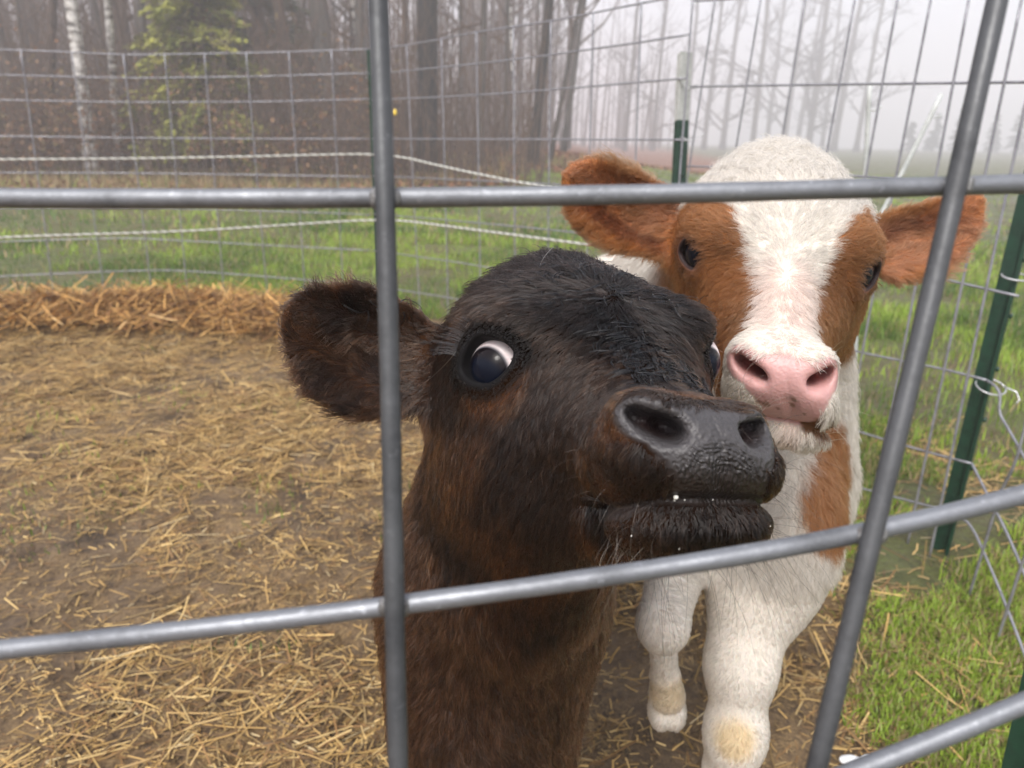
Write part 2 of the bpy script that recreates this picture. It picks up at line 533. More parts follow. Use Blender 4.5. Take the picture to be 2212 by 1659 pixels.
def white_sdf(p):
    d = head_sdf(WH.local(p), WH_OPT)
    n0 = WH.world([[0, -.06, -.03]])[0]
    ch = at(1655, 1120, .80)
    d = su(d, cone(p, n0, at(1700, 1000, .84), .070, .072), .04)
    d = su(d, cone(p, n0, at(1440, 650, .98), .070, .088), .04)                 # back of the neck, running back to the left
    d = su(d, ell(p, ch, (.068, .11, .13)), .04)
    wi = np.array([.27, 1.05, .47])
    d = su(d, cone(p, at(1690, 1100, .90), wi, .075, .13), .06)
    d = su(d, ell(p, (.26, 1.22, .45), (.15, .36, .165)), .07)
    d = su(d, ell(p, (.25, 1.50, .47), (.15, .18, .16)), .05)
    # planted foreleg (to the right in the picture)
    sh = at(1625, 1260, .77); kn = at(1590, 1570, .765)
    d = su(d, cone(p, sh, at(1600, 1440, .76), .047, .034), .035)
    d = su(d, cone(p, at(1600, 1440, .76), kn, .034, .027), .02)
    d = su(d, ell(p, at(1588, 1600, .76), (.0285, .031, .038)), .02)
    ft = kn + np.array([-.01, .0, 0]); ft[2] = .10
    d = su(d, cone(p, kn, ft, .027, .022), .015)
    d = su(d, cone(p, ft, (ft[0], ft[1] - .03, .03), .024, .032), .015)
    # lifted foreleg, knee bent and hoof hanging
    e0 = at(1480, 1150, .80); k0 = at(1432, 1345, .70)
    d = su(d, cone(p, e0, k0, .034, .023), .03)
    d = su(d, ell(p, k0 + np.array([0, .0, -.004]), (.0235, .026, .027)), .012)
    d = su(d, cone(p, at(1432, 1400, .735), at(1436, 1450, .76), .0135, .0140), .010)
    d = su(d, cone(p, at(1438, 1465, .765), at(1441, 1500, .785), .0150, .0195), .010)
    for sx in (-1, 1):
        c = at(1441 + sx * 15, 1535, .80)
        d = su(d, ell(p, c, (.0130, .020, .022)), .006)
        d = su(d, cone(p, (.25 + sx * .10, 1.50, .42), (.25 + sx * .09, 1.46, .30), .075, .05), .04)
        d = su(d, cone(p, (.25 + sx * .09, 1.46, .30), (.25 + sx * .09, 1.58, .20), .042, .028), .02)
        d = su(d, cone(p, (.25 + sx * .09, 1.58, .20), (.25 + sx * .09, 1.56, .03), .027, .031), .015)
    for e in WH_EARS:
        d = su(d, e.sdf(p), .012)
    d = np.maximum(d, .002 - p[:, 2])
    return d
# the two calf meshes, refined where the camera is near
def _near_eye(q, r): return np.linalg.norm(q * [0, 1, 1] + np.abs(q * [1, 0, 0]) - EYE_C, axis=1) < r
def fine_b1(p): return np.linalg.norm(p - BK.t, axis=1) < .26
def fine_b2(p):
    q = BK.local(p); return ((q[:, 1] > .085) & (np.abs(q[:, 0]) < .07) & (q[:, 2] > -.13)) | _near_eye(q, .033)
def fine_w1(p): return np.linalg.norm(p - WH.t, axis=1) < .28
def fine_w2(p):
    q = WH.local(p); return ((q[:, 1] > .09) & (np.abs(q[:, 0]) < .07) & (q[:, 2] > -.13)) | _near_eye(q, .031)
# END_SDF
BV, BT, BN = mesh_sdf(black_sdf, (-.32, .25, 0.0), (.30, 1.56, .93), .004, (fine_b1, fine_b2))
WV, WT, WN = mesh_sdf(white_sdf, (-.12, .35, 0.0), (.62, 1.72, .93), .004, (fine_w1, fine_w2))
# ================================================================ coat: colours, flow and fur
def lerp3(a, b, t): return np.asarray(a) * (1 - t[:, None]) + np.asarray(b) * t[:, None]

def eye_frame(q, opt={}):
    """how far outside the eye opening (1 = lid edge) and the along-axis coordinate, template space"""
    EC, EA = opt.get('eye_c', EYE_C), opt.get('eye_a', EYE_A)
    w = q * [0, 1, 1] + np.abs(q * [1, 0, 0]) - EC
    up = norm(np.array([-.1, 0, 1.]) - EA * (EA @ np.array([-.1, .0, 1.]))); hh = np.cross(up, EA)
    return w @ hh, w @ up, w @ EA

def lid_t(q, opt):
    h, v, a = eye_frame(q, opt); t = opt['tilt']
    h, v = h * math.cos(t) - v * math.sin(t), h * math.sin(t) + v * math.cos(t)
    r = (np.abs(h / opt['eye_w']) ** 1.6 + np.abs(v / opt['eye_h']) ** 1.6) ** .625
    return np.where((a > 0) & (np.linalg.norm(q[:, 1:], axis=1) < .06), r, 9), h, v

def pad_mask(q):
    """1 on the bare leather of the nose"""
    x = np.abs(q[:, 0]); y = q[:, 1]; z = q[:, 2]
    hw = .0425 - .014 * sstep(-.035, -.062, z) + .0 + (vnoise(q, 260, 2) - .5) * .006
    m = sstep(hw + .003, hw - .003, x) * sstep(-.013, -.018, z + .10 * x) * sstep(-.083, -.077, z) * sstep(.136, .142, y + .35 * np.minimum(0, -x + .03))
    wing = sstep(.018, .015, np.linalg.norm((q * [0, 1, 1] + np.abs(q * [1, 0, 0]) - np.array([.032, .155, -.030])) * [1, .7, 1], axis=1))
    lip = sstep(.0045, .002, np.abs(z + .0770 + .9 * np.clip(x - .028, 0, 1) ** 1.1)) * sstep(.11, .12, y)
    return np.maximum(np.maximum(m, wing), lip)

def head_region(PS, p, q):
    return sstep(.20, .15, np.linalg.norm(q - np.array([0, .03, -.03]), axis=1))

def ear_u(ears, p):
    """(which ear, position along it 0..1.2, across -1..1) or -1"""
    k = np.full(len(p), -1); U = np.zeros(len(p)); Vv = np.zeros(len(p)); Wd = np.zeros(len(p))
    for i, e in enumerate(ears):
        u, v, w = e.uvw(p)
        ins = (np.abs(w - e.mid(u, v)) < .018) & (u > .002) & (poly2(np.stack([u, v], -1), e.poly) < .006)
        k[ins] = i; U[ins] = (u / e.L)[ins]; Vv[ins] = ((v - e.vc) / e.hv)[ins]; Wd[ins] = (w - e.mid(u, v))[ins]
    return k, U, Vv, Wd

# ---- dark calf colours
def black_color(p):
    q = BK.local(p)
    base = np.array([.0085, .0055, .0045]); warm = np.array([.100, .042, .016]); neck = np.array([.066, .034, .0195])
    n = fbm(p, 22, 3, 3); n2 = fbm(p, 70, 2, 9)
    x = np.abs(q[:, 0]); y = q[:, 1]; z = q[:, 2]
    hd = head_region(BK, p, q)
    t = np.clip(.10 + .5 * sstep(.45, .75, n), 0, 1)
    # warm brown round the eye, on the cheek and behind the jaw, black over the crown and the bridge
    e = np.linalg.norm((q * [0, 1, 1] + np.abs(q * [1, 0, 0]) - (EYE_C + [0, .012, -.016])) * [1, 1, 1.1], axis=1)
    t = np.maximum(t, .75 * sstep(.036, .018, e))
    t = np.maximum(t, .55 * sstep(.03, -.02, y) * sstep(-.01, -.05, z) * sstep(.25, .6, n))
    e2 = np.linalg.norm(q * [0, 1, 1] + np.abs(q * [1, 0, 0]) - np.array([.045, .016, .026]), axis=1)
    t = np.maximum(t, .6 * sstep(.020, .008, e2))
    t = np.maximum(t, .85 * sstep(.155, .147, y) * sstep(.122, .140, y) * sstep(-.032, -.020, z))
    t = np.maximum(t, .6 * sstep(.11, .14, y) * sstep(.038, .047, x) * sstep(-.065, -.035, z))
    t = t * (1 - .9 * sstep(.020, .032, z + .12 * y) * sstep(.065, .04, x))
    c = lerp3(base, warm, t)
    c = lerp3(neck, np.zeros(3), 0 * t) * (1 - hd)[:, None] * (.75 + .6 * n2)[:, None] + c * hd[:, None]
    t = t * (1 - .7 * sstep(-.076, -.082, z) * sstep(-.104, -.092, z) * sstep(.10, .125, y))
    c = lerp3(base, warm, t)
    c = neck * (1 - hd)[:, None] * (.75 + .6 * n2)[:, None] + c * hd[:, None]
    # dark corner of the mouth
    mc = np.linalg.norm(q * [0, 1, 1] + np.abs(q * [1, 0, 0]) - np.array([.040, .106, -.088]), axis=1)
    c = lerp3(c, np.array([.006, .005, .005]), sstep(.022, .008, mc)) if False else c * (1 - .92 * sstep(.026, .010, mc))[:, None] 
    k, U, V_, W_ = ear_u(BK_EARS, p)
    em = k >= 0
    ec = lerp3(np.array([.016, .0085, .006]), np.array([.085, .040, .019]), np.clip(1.5 * fbm(p, 45, 2, 5) - .35, 0, 1))
    edge = sstep(.75, 1.0, np.abs(V_))
    ec = ec * (1 - .65 * edge)[:, None]
    bl = (sstep(.03, .28, U) * em)[:, None]
    c = c * (1 - bl) + ec * bl
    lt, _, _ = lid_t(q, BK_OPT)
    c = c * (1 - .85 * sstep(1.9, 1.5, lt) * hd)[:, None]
    return c

def white_pattern(q):
    """signed distance-ish: > 0 white, on the head template"""
    x = q[:, 0]; y = q[:, 1]; z = q[:, 2]
    ys = np.array([-.13, -.06, -.02, .012, .032, .055, .083, .098, .110, .123, .140, .150, .18])
    hw = np.array([.085, .072, .060, .0500, .0385, .0275, .0190, .0195, .024, .035, .046, .08, .09])
    # a coordinate that keeps running over the dome: use y on the bridge, fold in z on the forehead
    return np.interp(y, ys, hw) - np.abs(x + .002) + (vnoise(q, 160, 4) - .5) * .005 + .5 * np.clip(-.092 - z, 0, 1) * (y > .05)

WHITE = np.array([.73, .675, .60]); ORANGE = np.array([.29, .115, .038]); PINK = np.array([.56, .315, .30])
def mud_lip(q): return sstep(.005, -.003, ell(q, (-.034, .142, -.077), (.025, .034, .0125)) + (fbm(q, 140, 3, 8) - .5) * .012)
def white_color(p):
    q = WH.local(p)
    n = fbm(p, 25, 3, 13)
    hd = head_region(WH, p, q)
    w = sstep(-.002, .002, white_pattern(q))
    brown = lerp3(ORANGE * .72, ORANGE * 1.12, sstep(.3, .7, n))
    dark = sstep(.028, .010, np.linalg.norm(q * [0, 1, 1] + np.abs(q * [1, 0, 0]) - np.array([.030, .030, .012]), axis=1))
    brown = brown * (1 - .45 * dark * (fbm(p, 90, 2, 3)))[:, None]
    wh = np.broadcast_to(WHITE, (len(p), 3)) * (1 - .10 * sstep(.5, .8, n))[:, None]
    pk = sstep(.035, .012, np.linalg.norm((q - np.array([.0, .105, .0])) * [1, .6, .6], axis=1)) * .32
    hd = hd * np.maximum(sstep(-.115, -.095, q[:, 2]), sstep(.08, .11, q[:, 1]))
    wh = lerp3(wh, np.array([.74, .42, .36]), np.maximum(pk, .25 * sstep(.05, .12, q[:, 1]) * sstep(.02, .0, np.abs(q[:, 0]))))
    hc = lerp3(brown, np.zeros(3), 0 * w) * (1 - w)[:, None] + wh * w[:, None]
    # body: white with a brown patch on the front of the neck and streaks behind
    bc = np.broadcast_to(WHITE, (len(p), 3)).copy()
    b1 = ell(p, at(1745, 1010, .76), (.040, .12, .074))
    b1 = np.minimum(b1, ell(p, at(1850, 800, 1.0), (.05, .16, .10)))
    b2 = cone(p, at(1385, 610, .93), at(1475, 640, .95), .006, .012)
    b3 = ell(p, (.30, 1.35, .52), (.2, .16, .12))
    b4 = cone(p, at(1470, 690, .92), at(1500, 640, .92), .018, .02)
    bm = sstep(.006, -.006, np.minimum.reduce([b1, b2, b3, b4]) + (n - .5) * .03)
    bc = lerp3(bc, ORANGE, bm)
    # dirty yellow knee and hoof
    st = sstep(.032, .010, np.linalg.norm(p - at(1585, 1600, .73), axis=1)) + .8 * sstep(.04, .012, np.linalg.norm(p - at(1442, 1500, .765), axis=1))
    bc = lerp3(bc, np.array([.60, .45, .24]), np.clip(st * (.4 + n), 0, .8))
    c = hc * hd[:, None] + bc * (1 - hd)[:, None]
    c = lerp3(c, np.array([.15, .070, .034]), mud_lip(q) * hd)
    k, U, V_, W_ = ear_u(WH_EARS, p)
    m = k >= 0
    ec = lerp3(ORANGE * .85, ORANGE * 1.25, sstep(.3, .7, fbm(p, 60, 2, 8)))
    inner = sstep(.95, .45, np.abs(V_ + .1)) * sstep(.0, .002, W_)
    ec = lerp3(ec, np.array([.40, .175, .085]), inner * sstep(.35, .7, fbm(p, 30, 2, 5) + .25 * sstep(.1, -.5, V_)))
    ec = lerp3(ec, np.array([.14, .042, .018]), inner * sstep(.22, .08, np.abs(V_ - .25 - .2 * np.sin(U * 5))) * sstep(.9, .7, U) * .8)  # dark stripe: shade of the ear's fold, painted into the coat colour
    ec = lerp3(ec, np.array([.42, .25, .13]), sstep(.70, .98, np.abs(V_)) * .75)
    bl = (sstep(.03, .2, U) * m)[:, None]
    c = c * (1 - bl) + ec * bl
    lt, _, _ = lid_t(q, WH_OPT)
    return lerp3(c, np.array([.16, .075, .045]), .5 * sstep(1.7, 1.3, lt) * hd)

# ---- flow of the hair
def head_flow(q, wl):
    s = np.clip(q[:, 0] / .016, -1, 1) + (vnoise(q, 70, 12) - .5) * .9; x = np.abs(q[:, 0]); y = q[:, 1]; z = q[:, 2]
    W = np.array([0, wl, .03])
    r = q - W
    rad = norm(r * [1, 1, .6])
    down = np.stack([s * .35, np.full(len(q), -.35), np.full(len(q), -.9)], 1)
    nose = np.stack([s * .75, np.full(len(q), .15), np.full(len(q), -.55)], 1)   # on the bridge: outward and down the cheek
    a = sstep(.02, .05, x) * sstep(.02, -.03, z)
    b = sstep(.0, .03, y - wl)
    d = rad * (1 - b)[:, None] + nose * b[:, None]
    d = d * (1 - a)[:, None] + down * a[:, None]
    chin = sstep(-.085, -.095, z)
    d = d * (1 - chin)[:, None] + np.array([0, -.6, -.8]) * chin[:, None]
    return norm(d)

def ear_flow(ears, p, k, U, V_):
    d = np.zeros(p.shape)
    for i, e in enumerate(ears):
        m = k == i
        if m.any():
            wv = np.sin(V_[m] * 8 + U[m] * 4 + 3 * vnoise(p[m], 60, 3)) * .6
            d[m] = norm(e.u + e.v * (V_[m] * .75 + wv)[:, None])
    return d

def calf_flow(PS, ears, p, q, wl):
    hd = sstep(.17, .12, np.linalg.norm(q - np.array([0, .03, -.02]), axis=1))
    dh = head_flow(q, wl) @ PS.M.T
    body = norm(np.array([0, .25, -1.0]) + np.stack([(vnoise(p, 14, 31) - .5) * 1.1, np.zeros(len(p)), np.zeros(len(p))], 1))
    d = dh * hd[:, None] + body * (1 - hd)[:, None]
    k, U, V_, W_ = ear_u(ears, p)
    de = ear_flow(ears, p, k, U, V_)
    wE = (sstep(.04, .34, U) * (k >= 0))[:, None]; d = norm(d) * (1 - wE) + de * wE
    return norm(d), k, U, V_, hd

def scatter(V, T, nrm, dens, seed):
    r = np.random.default_rng(seed)
    a, b, c = V[T[:, 0]], V[T[:, 1]], V[T[:, 2]]
    ar = np.linalg.norm(np.cross(b - a, c - a), axis=1) / 2
    k = ar * dens(((a + b + c) / 3), norm(nrm[T].mean(1)))
    cnt = np.floor(k + r.random(len(k))).astype(int)
    i = np.repeat(np.arange(len(T)), cnt)
    u, v = r.random(len(i)), r.random(len(i)); f = u + v > 1; u[f] = 1 - u[f]; v[f] = 1 - v[f]
    P = a[i] + u[:, None] * (b - a)[i] + v[:, None] * (c - a)[i]
    n = nrm[T[i]]; n = norm(n[:, 0] * (1 - u - v)[:, None] + n[:, 1] * u[:, None] + n[:, 2] * v[:, None])
    return P, n

def clump_centre(P, cell, seed):
    q = P / cell; b = np.floor(q); best = np.full(len(P), 9e9); out = P.copy()
    for dx in (-1, 0, 1):
        for dy in (-1, 0, 1):
            for dz in (-1, 0, 1):
                i = b + [dx, dy, dz]
                c = i + np.stack([hash3(i, seed), hash3(i, seed + 1), hash3(i, seed + 2)], 1)
                d = ((c - q) ** 2).sum(1); m = d < best; best[m] = d[m]; out[m] = c[m]
    return out * cell

def grow(P, n, d, L, lift, npt=6, curl=.0, clump=(0, .006), seed=1, gravity=0., wav=0., cvar=.3):
    """strands lying along d, lifted off the surface by lift; returns (N, npt, 3)"""
    r = np.random.default_rng(seed); m = len(P)
    d = norm(d - n * (d * n).sum(1)[:, None])
    side = np.cross(n, d)
    t = np.linspace(0, 1, npt)[None, :, None]
    C = clump_centre(P, clump[1], seed); hc = hash3(np.round(C * 1e5), 5); hc2 = hash3(np.round(C * 1e5), 6)
    j = (r.normal(0, .12, m) + (hc - .5) * 2 * cvar)[:, None]
    dd = norm(d + side * j)
    lf = (lift * (.35 + 1.3 * hc2) * (1 + r.normal(0, .2, m)))[:, None, None]
    X = P[:, None] + dd[:, None] * (L[:, None, None] * t) * (1 - .12 * t) + n[:, None] * (lf * L[:, None, None] * (t * 1.6 - .9 * t * t))
    if np.any(wav):
        ph = (vnoise(P, 160, seed) * 14)[:, None, None]; am = np.broadcast_to(np.asarray(wav, float), (m,))[:, None, None] * L[:, None, None]
        X = X + side[:, None] * (np.sin(t * 6 + ph) - np.sin(ph)) * am * t
    if np.any(clump[0]):
        off = C - P; off = off - n * (off * n).sum(1)[:, None]
        cl = np.broadcast_to(np.asarray(clump[0], float), (m,))[:, None, None]
        X = X + off[:, None] * (cl * t ** 1.1)
    X = X + r.normal(0, 1, (m, 1, 3)) * (curl * L[:, None, None]) * t * t
    X[:, :, 2] -= gravity * (L[:, None] * t[:, :, 0] ** 2)
    X[:, 0] -= n * .0012
    return X

def curves_obj(name, X, rad, colr, mat, parent, taper=.25):
    m, k, _ = X.shape
    cd = bpy.data.hair_curves.new(name)
    cd.add_curves([k] * m)
    cd.attributes['position'].data.foreach_set('vector', X.astype(np.float32).ravel())
    t = np.linspace(0, 1, k)[None]
    R = (rad[:, None] * (1 - (1 - taper) * t ** 1.5)).astype(np.float32)
    a = cd.attributes.get('radius') or cd.attributes.new('radius', 'FLOAT', 'POINT')
    a.data.foreach_set('value', R.ravel())
    a = cd.attributes.new('hair_col', 'FLOAT_COLOR', 'CURVE')
    c4 = np.ones((m, 4), np.float32); c4[:, :3] = np.clip(colr, 0.001, .95); a.data.foreach_set('color', c4.ravel())
    cd.materials.append(mat)
    o = bpy.data.objects.new(name, cd); COL.objects.link(o)
    if parent: o.parent = parent; o.matrix_parent_inverse = Matrix.Translation(-Vector(parent.location))
    return o

def hair_mat(name, rough, diffuse=0., ior=1.55):
    m = bpy.data.materials.new(name); m.use_nodes = True; nt = m.node_tree; nt.nodes.clear()
    a = nt.nodes.new('ShaderNodeAttribute'); a.attribute_name = 'hair_col'
    h = nt.nodes.new('ShaderNodeBsdfHairPrincipled'); h.model = 'CHIANG'; h.parametrization = 'COLOR'
    h.inputs['Roughness'].default_value = rough; h.inputs['Radial Roughness'].default_value = .45
    h.inputs['Random Roughness'].default_value = .3; h.inputs['Coat'].default_value = 0; h.inputs['IOR'].default_value = ior
    o = nt.nodes.new('ShaderNodeOutputMaterial')
    nt.links.new(a.outputs['Color'], h.inputs['Color']); nt.links.new(h.outputs[0], o.inputs['Surface'])
    if diffuse:
        d_ = nt.nodes.new('ShaderNodeBsdfDiffuse'); nt.links.new(a.outputs['Color'], d_.inputs['Color']); mx = nt.nodes.new('ShaderNodeMixShader'); mx.inputs[0].default_value = diffuse
        nt.links.new(h.outputs[0], mx.inputs[1]); nt.links.new(d_.outputs[0], mx.inputs[2]); nt.links.new(mx.outputs[0], o.inputs['Surface'])
    return m
# ---- skin under the coat: coat colour where there is hair, leather where bare
def skin_mat(name, leather_rough, bump_d, freckle=False):
    m, nt, b = mat_new(name)
    c = N(nt, 'ShaderNodeAttribute', attribute_name='col'); pd = N(nt, 'ShaderNodeAttribute', attribute_name='bare')
    nt.links.new(c.outputs['Color'], b.inputs['Base Color'])
    g = N(nt, 'ShaderNodeNewGeometry')
    mp = N(nt, 'ShaderNodeVectorMath', operation='MULTIPLY'); nt.links.new(g.outputs['Position'], mp.inputs[0]); mp.inputs[1].default_value = (1, 1, 1)
    v = N(nt, 'ShaderNodeTexVoronoi', feature='SMOOTH_F1', i_Scale=420.0); nt.links.new(g.outputs['Position'], v.inputs['Vector'])
    w = N(nt, 'ShaderNodeAttribute', attribute_name='wrinkle')
    ns = N(nt, 'ShaderNodeTexNoise', i_Scale=700.0, i_Detail=3.0); nt.links.new(g.outputs['Position'], ns.inputs['Vector'])
    ad = N(nt, 'ShaderNodeMath', operation='MULTIPLY_ADD'); nt.links.new(ns.outputs[0], ad.inputs[0]); ad.inputs[1].default_value = .5
    nt.links.new(v.outputs['Distance'], ad.inputs[2])
    ad2 = N(nt, 'ShaderNodeMath', operation='MULTIPLY_ADD'); nt.links.new(w.outputs['Fac'], ad2.inputs[0]); ad2.inputs[1].default_value = 1.6; pr = N(nt, 'ShaderNodeAttribute', attribute_name='pore'); pm = N(nt, 'ShaderNodeMath', operation='MULTIPLY'); nt.links.new(ad.outputs[0], pm.inputs[0]); nt.links.new(pr.outputs['Fac'], pm.inputs[1])
    nt.links.new(pm.outputs[0], ad2.inputs[2])
    bp = N(nt, 'ShaderNodeBump', i_Distance=bump_d, i_Strength=1.0)
    nt.links.new(ad2.outputs[0], bp.inputs['Height'])
    nt.links.new(bp.outputs[0], b.inputs['Normal'])
    mr = N(nt, 'ShaderNodeMapRange'); nt.links.new(pd.outputs['Fac'], mr.inputs['Value'])
    mr.inputs['To Min'].default_value = .8; mr.inputs['To Max'].default_value = leather_rough
    nt.links.new(mr.outputs[0], b.inputs['Roughness'])
    sp = N(nt, 'ShaderNodeMath', operation='MULTIPLY'); nt.links.new(pd.outputs['Fac'], sp.inputs[0]); sp.inputs[1].default_value = .5; nt.links.new(sp.outputs[0], b.inputs['Specular IOR Level'])
    return m, b

def eye_mesh(name, PS, side, look, parent, mat, iris_deg, shift=(0, 0, 0)):
    """look = picture position of the middle of the iris; the eyeball is turned so its iris sits there"""
    c = PS.world([(WH_OPT if PS is WH else BK_OPT)['eye_c'] * [side, 1, 1]])[0]; R = EYE_R * PS.s
    c = c + PS.M @ np.asarray(shift, float)
    rd = ray(*look); rd = rd / np.linalg.norm(rd); oc = CAM - c; b_ = oc @ rd; h_ = b_ * b_ - (oc @ oc - R * R)
    gaze = CAM + rd * (-b_ - math.sqrt(max(h_, 0))) - c
    n1, n2 = 96, 64
    th = np.linspace(0, np.pi, n2 + 1)[:, None]; ph = np.linspace(0, 2 * np.pi, n1, endpoint=False)[None]
    g = norm(np.array(gaze, float)); a = norm(np.cross(g, [0, 0, 1.])); b = np.cross(a, g)
    D = (np.cos(th) + 0 * ph)[..., None] * g + (np.sin(th) * np.cos(ph))[..., None] * a + (np.sin(th) * np.sin(ph))[..., None] * b
    ang = np.degrees(th + 0 * ph)
    bulge = 1 + .035 * sstep(iris_deg + 10, iris_deg - 26, ang)          # cornea stands proud of the ball
    V = c + D * R * bulge[..., None]; V = V.reshape(-1, 3)
    i = np.arange(n2)[:, None] * n1; j = np.arange(n1)[None]; k = (j + 1) % n1
    F = np.stack([i + j, i + n1 + j, i + n1 + k, i + k], -1).reshape(-1, 4)
    al = ang.ravel(); hx = np.abs((D @ a).ravel()); vz = np.abs((D @ b).ravel())
    nn = vnoise(D.reshape(-1, 3) * 1.0, 9, 5)
    pup = sstep(.62, .40, np.sqrt((hx / 1.2) ** 2 + (vz / .85) ** 2))
    iris = lerp3(np.array([.004, .0035, .005]), np.array([.012, .008, .009]), nn)
    col = lerp3(iris, np.array([.003, .005, .012]), pup)
    lim = sstep(iris_deg - 4, iris_deg + 4, al)
    col = lerp3(col, np.array([.025, .03, .045]), sstep(iris_deg - 6, iris_deg - 1, al))
    scl = lerp3(np.array([.78, .70, .70]), np.array([.62, .36, .36]), np.clip(sstep(iris_deg + 18, iris_deg + 40, al) + .3 * sstep(.55, .8, vnoise(D.reshape(-1, 3), 14, 3)), 0, 1))
    col = lerp3(col, np.zeros(3), lim) + scl * lim[:, None]
    return mesh_obj(name, V, F, mat, parent, True, {'col': col})

eye_m, _nt, _b = mat_new('wet eye')
_c = N(_nt, 'ShaderNodeAttribute', attribute_name='col'); _nt.links.new(_c.outputs['Color'], _b.inputs['Base Color'])
_b.inputs['Roughness'].default_value = .25; _b.inputs['Specular IOR Level'].default_value = .1; _b.inputs['Coat Weight'].default_value = .20; _b.inputs['Coat Roughness'].default_value = .03
_b.inputs['Coat IOR'].default_value = 1.36
# ================================================================ ground
def mound(x, y):
    return .090 * np.exp(-((y - 3.12 - .05 * np.sin(x * 3)) / .22) ** 2) * sstep(-.2, -.9, x) * (.75 + .5 * vnoise(np.stack([x, y, 0 * x], -1), 3.0, 4))

def mud_mask(x, y):
    P = np.stack([x, y, 0 * x], -1)
    n = (fbm(P, 1.6, 3, 41) - .5)
    back = 3.42 - .55 * sstep(-.4, 1.0, x) * 1.6                     # follows the back fence
    right = .55 + .12 * (y - .8) + .55 * n
    a = sstep(.10, -.10, y - back - .35 * n)
    b = sstep(.07, -.07, x - right)
    return a * b

def litter_mask(x, y):
    P = np.stack([x, y, 0 * x], -1)
    return sstep(-.8, .8, y - 9.9 - np.maximum(0, x + 2.5) * 1.45 + (fbm(P, .5, 3, 6) - .5) * 3) * sstep(9, 4, x - .12 * y)

def ground_z(x, y):
    P = np.stack([x, y, 0 * x], -1)
    near = sstep(9, 5, np.hypot(x, y))
    m = mud_mask(x, y)
    z = (fbm(P, 7, 3, 2) - .5) * .030 * near * (.5 + m) + (fbm(P, 1.2, 3, 3) - .5) * .10 * sstep(3.4, 6, y) + (fbm(P, 28, 2, 5) - .5) * .012 * near * m
    # hoof prints pressed into the mud
    C = clump_centre(P, .19, 5); C[..., 2] = 0
    z = z - .016 * sstep(.045, .025, np.linalg.norm((P - C)[..., :2], axis=-1)) * m * near
    z = z + mound(x, y)
    z = z + .55 * sstep(9.5, 19, y) * sstep(5, -1, x - .05 * y)
    z = z + .25 * sstep(40, 120, np.hypot(x, y))
    return z

def axis_pts(c, b, lim, n):
    a = math.asinh(lim / b)
    return c + b * np.sinh(np.linspace(-a, a, n))
gx = axis_pts(.1, .9, 420, 640); gy = axis_pts(1.2, .9, 420, 640)
X, Y = np.meshgrid(gx, gy, indexing='ij'); xf, yf = X.ravel(), Y.ravel()
gv = np.stack([xf, yf, ground_z(xf, yf)], 1)
i = (np.arange(639)[:, None] * 640 + np.arange(639)[None]).ravel()
gf = np.stack([i, i + 640, i + 641, i + 1], 1)

gm, nt, b = mat_new('muddy pasture')
geo = N(nt, 'ShaderNodeNewGeometry').outputs['Position']
def noise(scale, det=5.0, rough=.6, dist=0.):
    n = N(nt, 'ShaderNodeTexNoise', i_Scale=scale, i_Detail=det, i_Roughness=rough, i_Distortion=dist); nt.links.new(geo, n.inputs['Vector']); return n.outputs[0]
def mix(a, c, f):
    m = N(nt, 'ShaderNodeMix', data_type='RGBA')
    for s_, v in ((m.inputs[6], a), (m.inputs[7], c), (m.inputs[0], f)):
        if hasattr(v, 'is_linked'): nt.links.new(v, s_)
        else: s_.default_value = v
    return m.outputs[2]
mud = ramp(nt, noise(9, 8, .7, .4), [(.32, (.030, .020, .013)), (.47, (.10, .066, .040)), (.60, (.19, .13, .075)), (.75, (.28, .19, .10))])
chaff = ramp(nt, noise(90, 4, .75, 1.5), [(.40, (.065, .042, .025)), (.52, (.29, .185, .08)), (.64, (.50, .34, .15))])
cf = ramp(nt, noise(3.2, 5, .65), [(.38, (0, 0, 0)), (.62, (.75, .75, .75))])
mudc = mix(mud, chaff, cf)
gr = ramp(nt, noise(2.3, 8, .7), [(.30, (.085, .080, .025)), (.45, (.080, .15, .022)), (.60, (.15, .25, .035)), (.75, (.20, .29, .05))])
gd = ramp(nt, noise(1.1, 6, .75, .6), [(.47, (0, 0, 0)), (.60, (.9, .9, .9))])
grb = ramp(nt, noise(55, 6, .8), [(.35, (.025, .020, .010)), (.5, (.095, .075, .032)), (.62, (.11, .13, .035)), (.74, (.24, .18, .09))])
grc = mix(mix(gr, grb, .78), mix((.13, .090, .050, 1), grb, .5), gd)
lit = ramp(nt, noise(14, 8, .8), [(.30, (.050, .020, .012)), (.47, (.17, .062, .027)), (.60, (.26, .11, .05)), (.75, (.36, .21, .11))])
am = N(nt, 'ShaderNodeAttribute', attribute_name='mud'); al = N(nt, 'ShaderNodeAttribute', attribute_name='litter')
c1 = mix(grc, mudc, am.outputs['Fac']); c2 = mix(c1, lit, al.outputs['Fac'])
nt.links.new(c2, b.inputs['Base Color'])
rr = ramp(nt, noise(4, 6, .7), [(.40, (.38, .38, .38)), (.60, (.85, .85, .85))]); nt.links.new(rr, b.inputs['Roughness'])
b.inputs['Specular IOR Level'].default_value = .4
bp = N(nt, 'ShaderNodeBump', i_Distance=.012, i_Strength=.9); nt.links.new(noise(60, 8, .75), bp.inputs['Height']); nt.links.new(bp.outputs[0], b.inputs['Normal'])
mm = mud_mask(xf, yf)
ground = mesh_obj('ground', gv, gf, gm, None, True, {'mud': np.maximum(mm, 0), 'litter': litter_mask(xf, yf)})
tag(ground, kind='structure')

